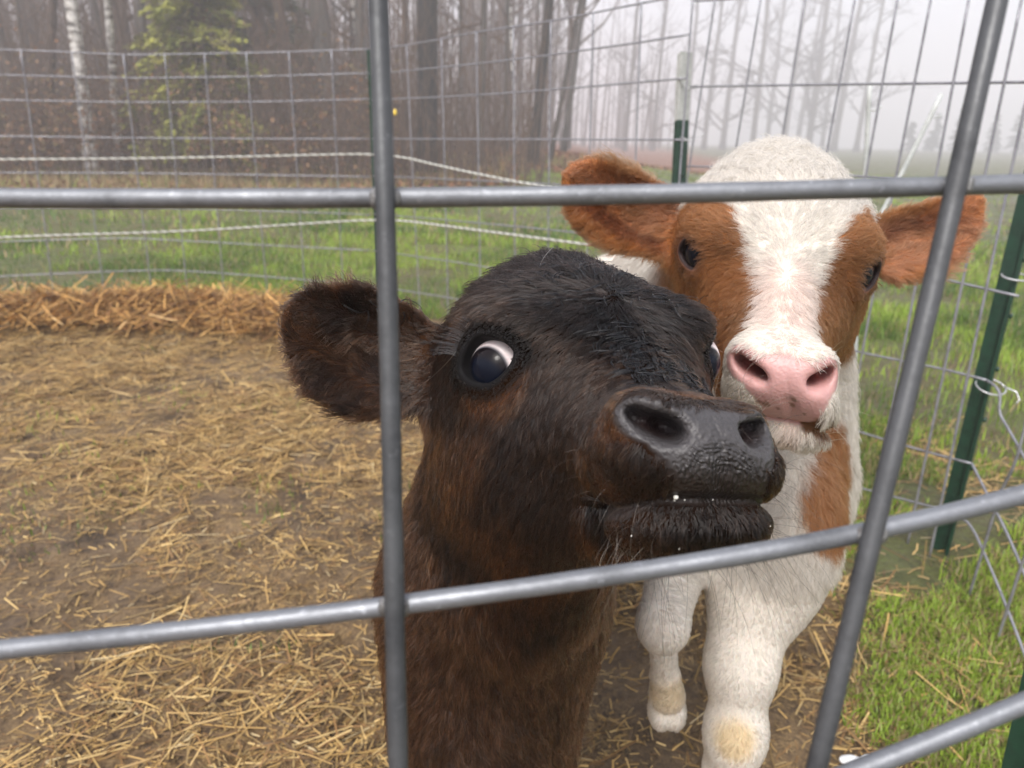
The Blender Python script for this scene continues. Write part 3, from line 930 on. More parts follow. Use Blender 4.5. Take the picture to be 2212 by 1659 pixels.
# ---- loose straw and grass: countless, one object each
def vcol_mat(name, rough=.6, spec=.3, trans=0.):
    m, nt, b = mat_new(name)
    a = N(nt, 'ShaderNodeAttribute', attribute_name='col'); nt.links.new(a.outputs['Color'], b.inputs['Base Color'])
    b.inputs['Roughness'].default_value = rough; b.inputs['Specular IOR Level'].default_value = spec
    if trans:
        t = nt.nodes.new('ShaderNodeBsdfTranslucent'); nt.links.new(a.outputs['Color'], t.inputs['Color'])
        mx = nt.nodes.new('ShaderNodeMixShader'); mx.inputs[0].default_value = trans
        nt.links.new(b.outputs[0], mx.inputs[1]); nt.links.new(t.outputs[0], mx.inputs[2])
        nt.links.new(mx.outputs[0], nt.nodes['Material Output'].inputs['Surface'])
    return m

def ribbons(C, D, N_, L, W, bend, k=3):
    """flat strips: centre C, direction D, normal N_, length, width, sideways bend -> verts, quads"""
    m = len(C); s = np.cross(N_, D); t = np.linspace(-.5, .5, k)
    v = C[:, None] + D[:, None] * (L[:, None] * t)[..., None] + s[:, None] * (bend[:, None] * (t ** 2 - .1) * 4)[..., None]
    w = (W / 2)[:, None, None] * s[:, None]
    V = np.stack([v - w, v + w], 2).reshape(-1, 3)
    b_ = np.arange(m)[:, None] * (2 * k) + (np.arange(k - 1) * 2)[None]
    F = np.stack([b_, b_ + 2, b_ + 3, b_ + 1], -1).reshape(-1, 4)
    return V, F

def straw(n, seed, xr, yr, lr, wr, keep, z0=0., tilt=.12):
    r = np.random.default_rng(seed)
    x = r.uniform(*xr, n); y = yr[0] + (yr[1] - yr[0]) * r.random(n)
    m = r.random(n) < keep(x, y); x, y = x[m], y[m]; n = len(x)
    a = r.normal(.35, 1.0, n); D = np.stack([np.cos(a), np.sin(a), r.normal(0, tilt, n)], 1); D = norm(D)
    Nn = norm(np.stack([r.normal(0, .35, n), r.normal(0, .35, n), np.ones(n)], 1)); Nn = norm(Nn - D * (Nn * D).sum(1)[:, None])
    L = r.uniform(*lr, n) * r.uniform(.4, 1, n); W = r.uniform(*wr, n)
    C = np.stack([x, y, ground_z(x, y) + .003 + z0 * r.random(n) + np.abs(D[:, 2]) * L * .4], 1)
    V, F = ribbons(C, D, Nn, L, W, r.normal(0, .035, n) * L)
    pal = np.array([(.58, .39, .15), (.47, .30, .11), (.70, .50, .22), (.28, .16, .065), (.16, .10, .05), (.34, .24, .11), (.70, .56, .32)])
    c = pal[r.choice(len(pal), n, p=[.22, .24, .09, .20, .15, .08, .02])] * r.uniform(.55, 1.25, (n, 1))
    if seed == 3: c = c * np.array([1.08, .93, .78])
    return V, F, np.repeat(c, 6, 0)
def patch(x, y, s, lo, hi, seed): return sstep(lo, hi, fbm(np.stack([x, y, 0 * x], -1), s, 3, seed))
SV, SF, SC, off = [], [], [], 0
for args in (
    (60000, 1, (-2.6, 1.2), (.4, 2.0), (.02, .12), (.0012, .0030), lambda x, y: mud_mask(x, y) * (.05 + .75 * patch(x, y, 3.4, .46, .62, 9))),
    (110000, 2, (-3.6, 1.2), (1.6, 3.5), (.03, .15), (.0014, .0032), lambda x, y: mud_mask(x, y) * (.15 + .85 * patch(x, y, 2.6, .38, .56, 10))),
    (40000, 3, (-4.2, -.2), (2.75, 3.55), (.06, .24), (.003, .006), lambda x, y: sstep(.015, .06, mound(x, y)), .05, .3),
    (7000, 4, (.3, 1.5), (.6, 2.2), (.02, .15), (.0014, .0034), lambda x, y: .15 + .85 * patch(x, y, 4.0, .5, .65, 33)),
    (150000, 5, (-3.0, 1.2), (.4, 3.3), (.006, .034), (.0010, .0028), lambda x, y: mud_mask(x, y) * (.3 + .7 * patch(x, y, 3.5, .4, .6, 19)))):
    V, F, c = straw(*args); SV.append(V); SF.append(F + off); SC.append(c); off += len(V)
straw_o = mesh_obj('straw', np.concatenate(SV), np.concatenate(SF), vcol_mat('wet straw', .5, .35, .15), None, False, {'col': np.concatenate(SC)})
tag(straw_o, 'loose yellow straw trodden over the brown mud of the pen', 'straw', kind='stuff')

def grass(n, seed, rr, half, lr, wr, keep, dead=.2, k=3):
    """blades scattered in a wedge ahead of the camera; rr = near and far distance"""
    r = np.random.default_rng(seed)
    d = rr[0] * (rr[1] / rr[0]) ** r.random(n) if rr[1] / rr[0] > 2.2 else rr[0] + (rr[1] - rr[0]) * r.random(n)
    a = r.uniform(half[0], half[1], n); x = d * np.sin(a); y = d * np.cos(a)
    m = r.random(n) < keep(x, y); x, y = x[m], y[m]; n = len(x)
    P = np.stack([x, y, ground_z(x, y)], 1)
    h = r.uniform(*lr, n) * (.45 + 1.1 * fbm(P * [1, 1, 0], 2.2, 3, 7)); w = r.uniform(*wr, n)
    th = r.uniform(0, 2 * np.pi, n); lean = np.abs(r.normal(.45, .35, n))
    o = np.stack([np.cos(th), np.sin(th), 0 * th], 1); sd = np.stack([-np.sin(th + r.normal(0, .6, n)), np.cos(th), 0 * th], 1); sd = norm(sd)
    t = np.linspace(0, 1, k)
    v = P[:, None] + np.array([0, 0, 1.]) * (h[:, None] * (t - .28 * t * t * lean[:, None]))[..., None] + o[:, None] * (h[:, None] * lean[:, None] * t ** 1.7)[..., None]
    ww = (w[:, None] / 2 * (1 - t ** 1.6 * .85))[..., None] * sd[:, None]
    V = np.stack([v - ww, v + ww], 2).reshape(-1, 3)
    b_ = np.arange(n)[:, None] * (2 * k) + (np.arange(k - 1) * 2)[None]
    F = np.stack([b_, b_ + 1, b_ + 3, b_ + 2], -1).reshape(-1, 4)
    n1 = fbm(P * [1, 1, 0], 1.5, 3, 21)
    g = lerp3(np.array([.080, .165, .022]), np.array([.33, .46, .055]), np.clip(sstep(.35, .65, n1) + r.normal(0, .28, n), 0, 1))
    dd = r.random(n) < dead
    g[dd] = lerp3(np.array([.30, .22, .10]), np.array([.42, .34, .18]), r.random(dd.sum()))
    return V, F, np.repeat(g * r.uniform(.75, 1.2, (n, 1)), 2 * k, 0)
GV, GF, GC, off = [], [], [], 0
tuft = lambda x, y, s=2.4, sd=51: .12 + .88 * sstep(.42, .60, fbm(np.stack([x, y, 0 * x], -1), s, 3, sd))
for args in (
    (190000, 1, (.75, 2.5), (-.1, .95), (.010, .034), (.002, .0040), lambda x, y: (1 - mud_mask(x, y)) * (x > .2) * sstep(.40, .56, fbm(np.stack([x, y, 0 * x], -1), 5.5, 3, 51)), .34),
    (9000, 2, (.8, 3.2), (-.8, .6), (.012, .03), (.002, .004), lambda x, y: mud_mask(x, y) * sstep(.60, .72, fbm(np.stack([x, y, 0 * x], -1), 5, 2, 77)) * (y > 1.0), .1),
    (190000, 3, (2.3, 6.5), (-.80, .85), (.02, .065), (.003, .0065), lambda x, y: (1 - mud_mask(x, y)) * tuft(x, y, 1.7, 52), .16),
    (170000, 4, (6.0, 26.0), (-.75, .78), (.03, .09), (.007, .016), lambda x, y: (1 - litter_mask(x, y)) * tuft(x, y, .7, 53), .22),
    (26000, 5, (8.5, 16.0), (-.75, .15), (.08, .28), (.008, .016), lambda x, y: litter_mask(x, y) * .7, .85)):
    V, F, c = grass(*args); GV.append(V); GF.append(F + off); GC.append(c); off += len(V)
grass_o = mesh_obj('grass', np.concatenate(GV), np.concatenate(GF), vcol_mat('spring grass', .45, .4, .35), None, True, {'col': np.concatenate(GC)})
tag(grass_o, 'short bright green spring grass with dead stalks among it', 'grass', kind='stuff')

# fallen leaves along the wood's edge
r = np.random.default_rng(8); n = 70000
d = r.uniform(8.5, 22, n); a = r.uniform(-.75, .25, n); x, y = d * np.sin(a), d * np.cos(a); m = r.random(n) < litter_mask(x, y); x, y = x[m], y[m]; n = len(x)
C = np.stack([x, y, ground_z(x, y) + .01 + .03 * r.random(n)], 1); th = r.uniform(0, 6.3, n)
D = norm(np.stack([np.cos(th), np.sin(th), r.normal(0, .4, n)], 1)); Nn = norm(r.normal(0, .5, (n, 3)) + [0, 0, 1]); Nn = norm(Nn - D * (Nn * D).sum(1)[:, None])
V, F = ribbons(C, D, Nn, r.uniform(.05, .13, n), r.uniform(.03, .09, n), r.normal(0, .01, n))
pal = np.array([(.20, .085, .04), (.27, .13, .065), (.13, .06, .035), (.34, .22, .12), (.24, .10, .05)])
leaves = mesh_obj('fallen_leaves', V, F, vcol_mat('fallen leaf', .7, .2, .1), None, False, {'col': np.repeat(pal[r.integers(0, 5, n)], 6, 0)})
tag(leaves, 'rust brown fallen leaves along the edge of the wood', 'leaves', kind='stuff')
# ================================================================ fences
def galv(name, c0, c1, metallic, rough, scale=30., bump=.0004):
    m, nt, b = mat_new(name)
    g = N(nt, 'ShaderNodeNewGeometry').outputs['Position']
    n = N(nt, 'ShaderNodeTexNoise', i_Scale=scale, i_Detail=8.0, i_Roughness=.7); nt.links.new(g, n.inputs['Vector'])
    c = ramp(nt, n.outputs[0], [(.34, c0), (.52, c1), (.66, tuple(x * 1.12 for x in c1)), (.78, tuple(min(1, x * 1.9) for x in c1))])
    n3 = N(nt, 'ShaderNodeTexNoise', i_Scale=scale * 9, i_Detail=5.0, i_Roughness=.75); nt.links.new(g, n3.inputs['Vector'])
    f3 = ramp(nt, n3.outputs[0], [(.60, (0, 0, 0)), (.70, (.55, .55, .55))]); mx = N(nt, 'ShaderNodeMix', data_type='RGBA'); nt.links.new(f3, mx.inputs[0]); nt.links.new(c, mx.inputs[6]); mx.inputs[7].default_value = (*[min(1, v * 2.6) for v in c1], 1); c = mx.outputs[2]
    nt.links.new(c, b.inputs['Base Color']); b.inputs['Metallic'].default_value = metallic
    rg = ramp(nt, n.outputs[0], [(.35, (rough + .12,) * 3), (.65, (rough - .08,) * 3)]); nt.links.new(rg, b.inputs['Roughness'])
    n2 = N(nt, 'ShaderNodeTexNoise', i_Scale=scale * 12, i_Detail=4.0); nt.links.new(g, n2.inputs['Vector'])
    bp = N(nt, 'ShaderNodeBump', i_Distance=bump, i_Strength=.7); nt.links.new(n2.outputs[0], bp.inputs['Height']); nt.links.new(bp.outputs[0], b.inputs['Normal'])
    return m
front_m = galv('dull galvanised rod', (.13, .136, .148), (.215, .225, .245), .6, .5, 26, .0003)
front_d = galv('dark galvanised rod', (.045, .047, .051), (.080, .083, .088), .4, .5, 22, .0003)
weld_m = galv('weld bead', (.10, .09, .085), (.26, .26, .26), .8, .4, 300, .0006)
wire_m = galv('thin fence wire', (.17, .17, .19), (.28, .28, .31), .4, .5, 40, .0002)

def spline(pts, n):
    pts = np.asarray(pts, float); s = np.concatenate([[0], np.cumsum(np.linalg.norm(np.diff(pts, axis=0), axis=1))])
    t = np.linspace(0, s[-1], n)
    if len(pts) > 2:                                                  # smooth through the points
        lin = np.stack([np.interp(t, s, pts[:, k]) for k in range(3)], 1)
        w = max(1, n // 14); ker = np.ones(2 * w + 1) / (2 * w + 1)
        pad = np.concatenate([lin[:1] + (lin[:1] - lin[1:2]) * np.arange(w, 0, -1)[:, None], lin, lin[-1:] + (lin[-1:] - lin[-2:-1]) * np.arange(1, w + 1)[:, None]])
        return np.stack([np.convolve(pad[:, k], ker, 'valid') for k in range(3)], 1)
    return np.stack([np.interp(t, s, pts[:, k]) for k in range(3)], 1)

FR = .00305
DF = lambda x: .2135 + .0035 * ((x - 832) / 1236)                      # the near panel swings away very slightly
panel = empty('near_fence_panel', tuple(at(852, 1310, .21)))
tag(panel, 'heavy grey galvanised wire panel right in front of both calves, its squares nearest of all', 'fence panel')
def front(name, pix, dz, mat):
    pts = [at(x, y, DF(x) + dz) for x, y in pix]
    e0 = pts[0] + (pts[0] - pts[1]) / np.linalg.norm(pts[0] - pts[1]) * .25; e1 = pts[-1] + (pts[-1] - pts[-2]) / np.linalg.norm(pts[-1] - pts[-2]) * .25
    P = np.concatenate([[e0], spline(pts, 60), [e1]])
    P = spline(P, 160)
    mb = MB(); mb.tube(P, FR * (1 + .02 * np.sin(np.arange(160) * .7)), 20); return mb.build(name, mat, panel)
front('upright_rod', [(815, -60), (818, 0), (832, 427), (843, 800), (852, 1310), (859, 1659), (861, 1720)], 0, front_d)
front('upright_rod', [(2166, -60), (2152, 0), (2068, 400), (1985, 750), (1882, 1157), (1765, 1659), (1750, 1720)], 0, front_d)
front('cross_rod', [(-40, 429), (0, 429.5), (400, 430), (832, 428), (1250, 424), (1650, 414), (2068, 401), (2212, 396), (2250, 395)], .0052, front_m)
front('cross_rod', [(-40, 1408), (0, 1404), (400, 1362), (852, 1311), (1250, 1254), (1560, 1209), (1882, 1156), (2050, 1116), (2212, 1072), (2260, 1058)], .0052, front_m)
front('cross_rod', [(1740, 1708), (1880, 1650), (2050, 1590), (2212, 1522), (2260, 1500)], .0052, front_m)
def blob(c, r, name, mat, parent, sx=(1, 1, 1), seed=0):
    n1, n2 = 18, 12
    th = np.linspace(0, np.pi, n2 + 1)[:, None]; ph = np.linspace(0, 2 * np.pi, n1, endpoint=False)[None]
    D = np.stack([np.sin(th) * np.cos(ph), np.sin(th) * np.sin(ph), np.cos(th) + 0 * ph], -1).reshape(-1, 3)
    V = np.asarray(c) + D * np.asarray(sx) * r * (1 + .35 * (vnoise(D + c * 40, 2.2, seed) - .5))[:, None]
    i = np.arange(n2)[:, None] * n1; j = np.arange(n1)[None]; k = (j + 1) % n1
    return mesh_obj(name, V, np.stack([i + j, i + n1 + j, i + n1 + k, i + k], -1).reshape(-1, 4), mat, parent)
for (x, y) in ((832, 428), (2068, 400), (852, 1311), (1882, 1157)):
    for sx in (-1, 1):
        blob(at(x + sx * 21, y + 1, DF(x) + .0032), .0021, 'weld', weld_m, panel, (1, .9, 1.5), int(x + sx))

# ---- thin wire panels of the pen, built in their own vertical planes
class Plane:
    def __init__(s, A, B, bow=0.):
        s.A = np.array([A[0], A[1], 0.]); s.B = np.array([B[0], B[1], 0.]); d = s.B - s.A; s.L = np.linalg.norm(d); s.d = d / s.L
        s.n = np.array([-s.d[1], s.d[0], 0]); s.bow = bow
    def hit(s, x, y):
        r = ray(x, y); k = ((s.A - CAM) @ s.n) / (r @ s.n); return CAM + r * k
def fence(name, label, pl, rows, cols, rad=.0029, mat=None, ext=0.):
    root = empty(name, tuple(pl.A)); tag(root, label, 'fence panel')
    for row in rows:
        P = spline([pl.hit(*p) for p in row], 40)
        P = P + pl.n * (np.sin(np.linspace(0, 3, 40)) * .004)[:, None]
        mb = MB(); mb.tube(P, rad, 8); mb.build('cross_wire', mat or wire_m, root)
    for col in cols:
        pts = [pl.hit(*p) for p in col]
        if col[-1] is col[-1] and len(col) == 2:
            a, b_ = pts; dr = (b_ - a) / np.linalg.norm(b_ - a)
            if dr[2] < 0:
                k = (a[2] - (ground_z(np.array([a[0]]), np.array([a[1]]))[0] - .02)) / -dr[2]; b_ = a + dr * max(k, .3)
            pts = [a, (a + b_) / 2 + pl.n * rng.normal(0, .004), b_]
        mb = MB(); mb.tube(spline(pts, 24) - pl.n * rad * 1.7, rad, 8); mb.build('upright_wire', mat or wire_m, root)
    return root
def gnd(x, Y): r = ray(x, 700); return (CAM + r * (Y / r[1]))[:2] * 1.0
PA = Plane((-2.9, 3.30), (-.68, 3.62))
PB = Plane((-.68, 3.62), (.535, 2.15))
PC = Plane((.535, 2.15), (.93, 1.36))
rowsA = [[(-60, 104), (0, 107), (140, 112), (280, 119), (420, 116), (560, 114), (800, 106)],
         [(-60, 160), (0, 162), (280, 169), (560, 165), (800, 158)],
         [(-60, 215), (0, 216), (280, 221), (560, 220), (800, 214)],
         [(-60, 293), (0, 294), (280, 298), (560, 300), (800, 300)],
         [(-60, 373), (0, 373), (280, 374), (560, 378), (800, 382)],
         [(-60, 450), (0, 450), (280, 448), (560, 455), (800, 464)],
         [(-60, 524), (0, 522), (280, 514), (480, 525), (800, 541)],
         [(-60, 600), (0, 597), (200, 588), (360, 583), (500, 592), (800, 616)],
         [(-60, 662), (0, 660), (300, 656), (500, 662), (800, 690)]]
colsA = [[(-60, 104), (-30, 380)], [(46, 109), (120, 656)], [(156, 113), (230, 660)], [(267, 119), (330, 640)], [(356, 118), (408, 656)], [(442, 116), (486, 650)],
         [(532, 115), (578, 640)], [(624, 112), (660, 640)], [(716, 109), (742, 640)]]
fence('wire_fence', 'silvery welded wire panel at the back left of the pen, in front of the birches', PA, rowsA, colsA)
rowsB = [[(805, 108), (905, 93), (1046, 66), (1170, 49), (1289, 26), (1388, 6), (1500, -14)],
         [(805, 160), (905, 150), (1046, 136), (1164, 122), (1289, 104), (1388, 91), (1490, 74)],
         [(805, 216), (943, 210), (1084, 202), (1212, 192), (1340, 181), (1484, 169)],
         [(805, 300), (1100, 301), (1478, 302)], [(805, 380), (962, 387), (1116, 394), (1475, 412)],
         [(805, 462), (962, 475), (1212, 499), (1470, 530)], [(805, 541), (962, 563), (1065, 580), (1465, 650)], [(805, 618), (962, 642), (1033, 655), (1460, 750)],
         [(805, 690), (962, 722), (1455, 850)]]
colsB = [[(880, 98), (902, 528)], [(955, 84), (966, 528)], [(1031, 68), (1038, 528)], [(1111, 59), (1114, 528)], [(1192, 45), (1188, 528)], [(1284, 27), (1276, 330)], [(1388, 6), (1374, 352)], [(1500, -14), (1478, 302)]]
fence('wire_fence', 'thin wire panel behind the two calves, ending at the green post with the white tip', PB, rowsB, colsB)
rowsC = [[(1500, 2), (1535, 1), (1646, -8), (1800, -14), (2300, -40)], [(1492, 188), (1513, 187), (1614, 185), (1816, 182), (1985, 180), (2260, 177)],
         [(1485, 359), (1553, 361), (1844, 380), (2260, 418)], [(1480, 470), (1700, 520), (2039, 604), (2200, 640)],
         [(1470, 610), (1700, 710), (1833, 757), (1951, 781), (2050, 800), (2132, 822)], [(1465, 740), (1819, 922), (1907, 950), (2031, 985), (2100, 1002)],
         [(1460, 840), (1800, 1040), (2015, 1096), (2070, 1110)]]
colsC = [[(1549, -10), (1520, 180)], [(1646, 0), (1596, 317)], [(1742, 0), (1693, 310)], [(1850, 0), (1790, 338)], [(1942, 0), (1873, 382)], [(2014, 0), (1938, 396)], [(2096, 0), (2024, 382)], [(2210, 0), (2132, 371)], [(2260, 30), (2186, 378)]]
fence('wire_fence', 'wire panel with tall openings on the right, ending at the stout green post', PC, rowsC, colsC, .0027)
# the side panel that comes back towards the camera beside the right-hand post
PD = Plane((.93, 1.36), (.86, .75))
rowsD = [[(2132, 822), (2156, 838), (2162, 862), (2150, 885), (2180, 938), (2215, 1002), (2300, 1150)],
         [(2100, 1002), (2127, 1062), (2170, 1150), (2212, 1250), (2300, 1460)], [(2070, 1110), (2099, 1138), (2150, 1262), (2212, 1422), (2280, 1600)]]
colsD = [[(2235, 860), (2200, 1000), (2167, 1062), (2099, 1286)], [(2300, 1000), (2212, 1222), (2151, 1410)]]
fence('wire_fence', 'bent wire panel slanting down from the stout green post to the lower right', PD, rowsD, colsD, .0026)
# wire ties on the posts
# ---- steel T-posts
green_m = galv('green painted steel', (.004, .022, .012), (.008, .040, .022), .0, .42, 60, .0004)
white_m = galv('white painted tip', (.32, .33, .31), (.42, .43, .41), .0, .5, 50, .0004)
tie_m = galv('bright tie wire', (.4, .4, .42), (.6, .6, .62), .7, .35, 60, .0001)
def tpost(label, top, base, width, white_from=None, yaw=.4):
    """T-section post between two points, studs on its face"""
    base = np.asarray(base, float); top = np.asarray(top, float)
    root = empty('fence_post', tuple(base)); tag(root, label, 'fence post')
    ax = (top - base); L = np.linalg.norm(ax); ax /= L
    u = norm(np.cross(ax, [math.sin(yaw), -math.cos(yaw), 0])); w = np.cross(u, ax)
    h = width / 2; t = width * .16
    prof = [(-h, 0), (h, 0), (h, t), (t / 2, t), (t / 2, width * .9), (-t / 2, width * .9), (-t / 2, t), (-h, t)]
    def seg(a, b_, name, mat, g=1.0):
        V = np.array([base + ax * s + (u * p[0] - w * p[1]) * g for s in (a, b_) for p in prof])
        n = len(prof); F = [[i, (i + 1) % n, n + (i + 1) % n, n + i] for i in range(n)]
        mb = MB(); mb.add(V, np.array(F)); mb.add(V[[n + 0, n + 1, n + 2, n + 7]], np.array([[0, 1, 2, 3]])); mb.add(V[[n + 3, n + 4, n + 5, n + 6]], np.array([[0, 1, 2, 3]]))
        return mb.build(name, mat, root, False)
    wf = L if white_from is None else white_from * L
    shaft = seg(-.05, wf, 'shaft', green_m)
    if white_from is not None: seg(wf, L, 'white_tip', white_m, 1.001)
    s = .10
    while s < wf - .03:
        c = base + ax * s + w * .003
        mb = MB(); mb.tube([c - u * t * 1.2, c + u * t * 1.2], .004, 8); mb.build('stud', green_m, shaft); s += .11
    return root
def on_plane(pl, x, y): return pl.hit(x, y)
t1 = on_plane(PC, 1484, 112); b1 = t1 + (on_plane(PC, 1470, 400) - t1) / np.linalg.norm(on_plane(PC, 1470, 400) - t1) * 1.0
k = t1[2] / (t1[2] - b1[2]); b1 = t1 + (b1 - t1) * k
tpost('green steel fence post with a white tip, between the two calves and the fog', t1, b1, .042, 1 - (1 / k) * 0 - .0 - .185 / (np.linalg.norm(t1 - b1)), .5)
b2 = on_height(2050, 1195, 0.0); p2 = Plane(b2[:2], b2[:2] + np.array([1.0, -.25]))
t2 = p2.hit(2214, 545); t2 = b2 + (t2 - b2) * 1.9
tpost('stout dark green steel fence post on the right, wire hooked round its middle', t2, b2, .036, None, .9)
b3 = on_height(2290, 2100, 0.0); t3 = at(2222, 1560, .62); t3 = b3 + (at(2230, 1400, .56) - b3) * 1.0
tpost('green fence post cut off by the lower right corner of the view', at(2290, 1440, .70), at(2222, 1720, .74) , .030, None, .9)
b4 = np.array([-.69, 3.66, 0.]); q0 = at_y(799, 106, 3.66)
tpost('dark fence post at the back corner, half hidden by the near upright rod', (q0[0], q0[1], q0[2]), (q0[0] + .0, q0[1], 0), .030, None, .2)
# ties
for (pt, r_, lb) in ((on_plane(PC, 1484, 300), .020, 'lower bright wire tie round the white tipped post'), (on_plane(PC, 1488, 188), .020, 'upper bright wire tie on the white painted tip of the post')):
    a = np.linspace(0, 2 * np.pi, 20); P = pt + np.stack([np.cos(a) * r_, np.sin(a) * r_ * .9, .006 * np.sin(a * 2 + 1)], 1)
    mb = MB(); mb.tube(np.concatenate([P, [pt + [r_ + .02, -.01, .008], pt + [r_ + .028, -.012, .018]]]), .0013, 6)
    tie = mb.build('wire_tie', tie_m); tag(tie, lb, 'wire tie')
a = np.linspace(0, 2 * np.pi, 24)
c = p2.hit(2140, 835); mb = MB()
mb.tube(list(c + np.stack([np.cos(a) * .028, np.sin(a) * .024, .010 * np.sin(a)], 1)) + [c + [.040, -.02, -.004], c + [.046, -.026, -.018], c + [.038, -.03, -.026]], .0018, 6)
tie2 = mb.build('wire_tie', tie_m); tag(tie2, 'loose galvanised wire loop twisted round the stout green post', 'wire tie')
mb = MB(); c = p2.hit(2196, 598); mb.tube(c + np.stack([np.cos(a) * .026, np.sin(a) * .022, .004 * np.sin(a)], 1), .0020, 6)
tie3 = mb.build('wire_tie', tie_m); tag(tie3, 'small wire tie high on the stout green post, near the right edge', 'wire tie')

# ---- twisted white electric ropes
rope_m = galv('white twisted rope', (.38, .38, .35), (.54, .54, .50), .0, .7, 300, .0003)
dark_m = galv('dark rope strand', (.10, .10, .10), (.25, .24, .22), .2, .5, 300, .0001)
def rope_seg(label, pix, rad=.0048):
    root = empty('electric_rope', at_y(*pix[0])); tag(root, label, 'rope')
    P = spline([at_y(*p) for p in pix], 700); s = np.concatenate([[0], np.cumsum(np.linalg.norm(np.diff(P, axis=0), axis=1))])
    t = norm(np.gradient(P, axis=0)); u = norm(np.cross(t, [0, 0, 1.])); v = np.cross(t, u)
    for ph, mt in ((0, rope_m), (2.1, rope_m), (4.2, dark_m)):
        a = s / .020 * np.pi + ph
        Q = P + (u * np.cos(a)[:, None] + v * np.sin(a)[:, None]) * rad * .5
        mb = MB(); mb.tube(Q, rad * .6, 6); mb.build('strand', mt, root)
rope_seg('upper twisted white rope, above the near cross rod, bent at the corner', [(-80, 345, 3.1), (280, 343, 3.2), (560, 338, 3.3), (838, 331, 3.4), (960, 361, 3.05), (1160, 402, 2.6), (1330, 428, 2.3)])
rope_seg('lower twisted white rope crossing the grass below the near cross rod', [(-80, 517, 3.1), (0, 512, 3.1), (400, 500, 3.25), (838, 472, 3.4), (962, 488, 3.05), (1260, 527, 2.5), (1400, 546, 2.3)])
ins = blob(at_y(853, 243, 3.5), .010, 'insulator', galv('yellow plastic', (.55, .38, .05), (.75, .55, .08), 0, .4, 30, .0001), None, (1, .8, 1.4), 3)
tag(ins, 'small yellow plastic insulator beside the near upright rod', 'insulator')

# ---- white step-in posts out in the field
pole_m = galv('white fibreglass', (.36, .38, .37), (.48, .50, .49), 0, .45, 30, .0001)
def stake(label, px, Yd, rad):
    P = [at_y(x, y, Yd) for x, y in px]
    d = P[-1] - P[0]; k = P[0][2] / -d[2]; e = P[0] + d * k * 1.0
    root = empty('fibreglass_stake', (e[0], e[1], 0)); tag(root, label, 'stake')
    mb = MB(); mb.tube(spline([P[0], (P[0] + e) / 2, e - [0, 0, .02]], 20), rad, 10); mb.build('rod', pole_m, root)
    for f in (.08, .45):
        c = P[0] + (e - P[0]) * f; mb = MB(); mb.tube([c, c + [.02, -.02, 0], c + [.03, -.02, .012]], .003, 6); mb.build('clip', pole_m, root)
stake('upright white fibreglass stake seen beside the spotted calf, between its ear and muzzle', [(1879, 180), (1845, 830)], 2.55, .0075)
stake('slanting white fibreglass stake in the field right of the spotted calf', [(2034, 203), (1900, 470)], 2.9, .0085)

# a white scrap on the ground at the lower right
sc_p = on_height(1838, 1646, .012)
sc_m, _nt, _b = mat_new('white scrap'); _b.inputs['Base Color'].default_value = (.8, .82, .84, 1); _b.inputs['Roughness'].default_value = .6
sr = empty('scrap', sc_p); tag(sr, 'crumpled white scrap lying on the mud at the lower right', 'scrap')
blob(sc_p + [0, 0, .002], .012, 'wad', sc_m, sr, (1.5, .8, .45), 11); blob(sc_p + [.026, .004, .002], .008, 'shred', sc_m, sr, (1.2, .8, .5), 12)
# ================================================================ woods
def bark_mat(name, c0, c1, scale=14., birch=False):
    m, nt, b = mat_new(name)
    g = N(nt, 'ShaderNodeNewGeometry').outputs['Position']
    mp = N(nt, 'ShaderNodeMapping'); nt.links.new(g, mp.inputs[0]); mp.inputs['Scale'].default_value = (1, 1, 3.5 if birch else .22)
    n = N(nt, 'ShaderNodeTexNoise', i_Scale=scale, i_Detail=8.0, i_Roughness=.7); nt.links.new(mp.outputs[0], n.inputs['Vector'])
    if birch: c = ramp(nt, n.outputs[0], [(.40, (.030, .026, .024)), (.47, (.30, .28, .26)), (.54, (.62, .60, .57)), (.7, (.75, .73, .70))])
    else: c = ramp(nt, n.outputs[0], [(.35, c0), (.62, c1)])
    nt.links.new(c, b.inputs['Base Color']); b.inputs['Roughness'].default_value = .85
    bp = N(nt, 'ShaderNodeBump', i_Distance=.02, i_Strength=.8); nt.links.new(n.outputs[0], bp.inputs['Height']); nt.links.new(bp.outputs[0], b.inputs['Normal'])
    return m
bark_g = bark_mat('grey bark', (.030, .026, .023), (.10, .086, .075))
bark_b = bark_mat('brown bark', (.026, .017, .013), (.105, .066, .046))
bark_d = bark_mat('dark wet bark', (.008, .007, .007), (.026, .022, .021))
bark_w = bark_mat('birch bark', None, None, 3.0, True)
twig_m = bark_mat('twigs', (.060, .036, .026), (.15, .098, .070))

def limb(mb, p, d, L, r0, depth, r, kink=.16, n=7):
    pts = [p]; d = norm(d)
    for i in range(n):
        d = norm(d + r.normal(0, kink, 3) + np.array([0, 0, .05])); pts.append(pts[-1] + d * L / n)
    pts = np.array(pts); rad = np.linspace(r0, r0 * .35, n + 1)
    mb.tube(pts, rad, 6 if r0 < .03 else 9, cap=False)
    if depth:
        for k in range(3 + depth):
            i = r.integers(2, n + 1); a = norm(d + r.normal(0, .8, 3)); limb(mb, pts[i], a, L * r.uniform(.35, .6), rad[i] * .6, depth - 1, r, kink * 1.3, 5)

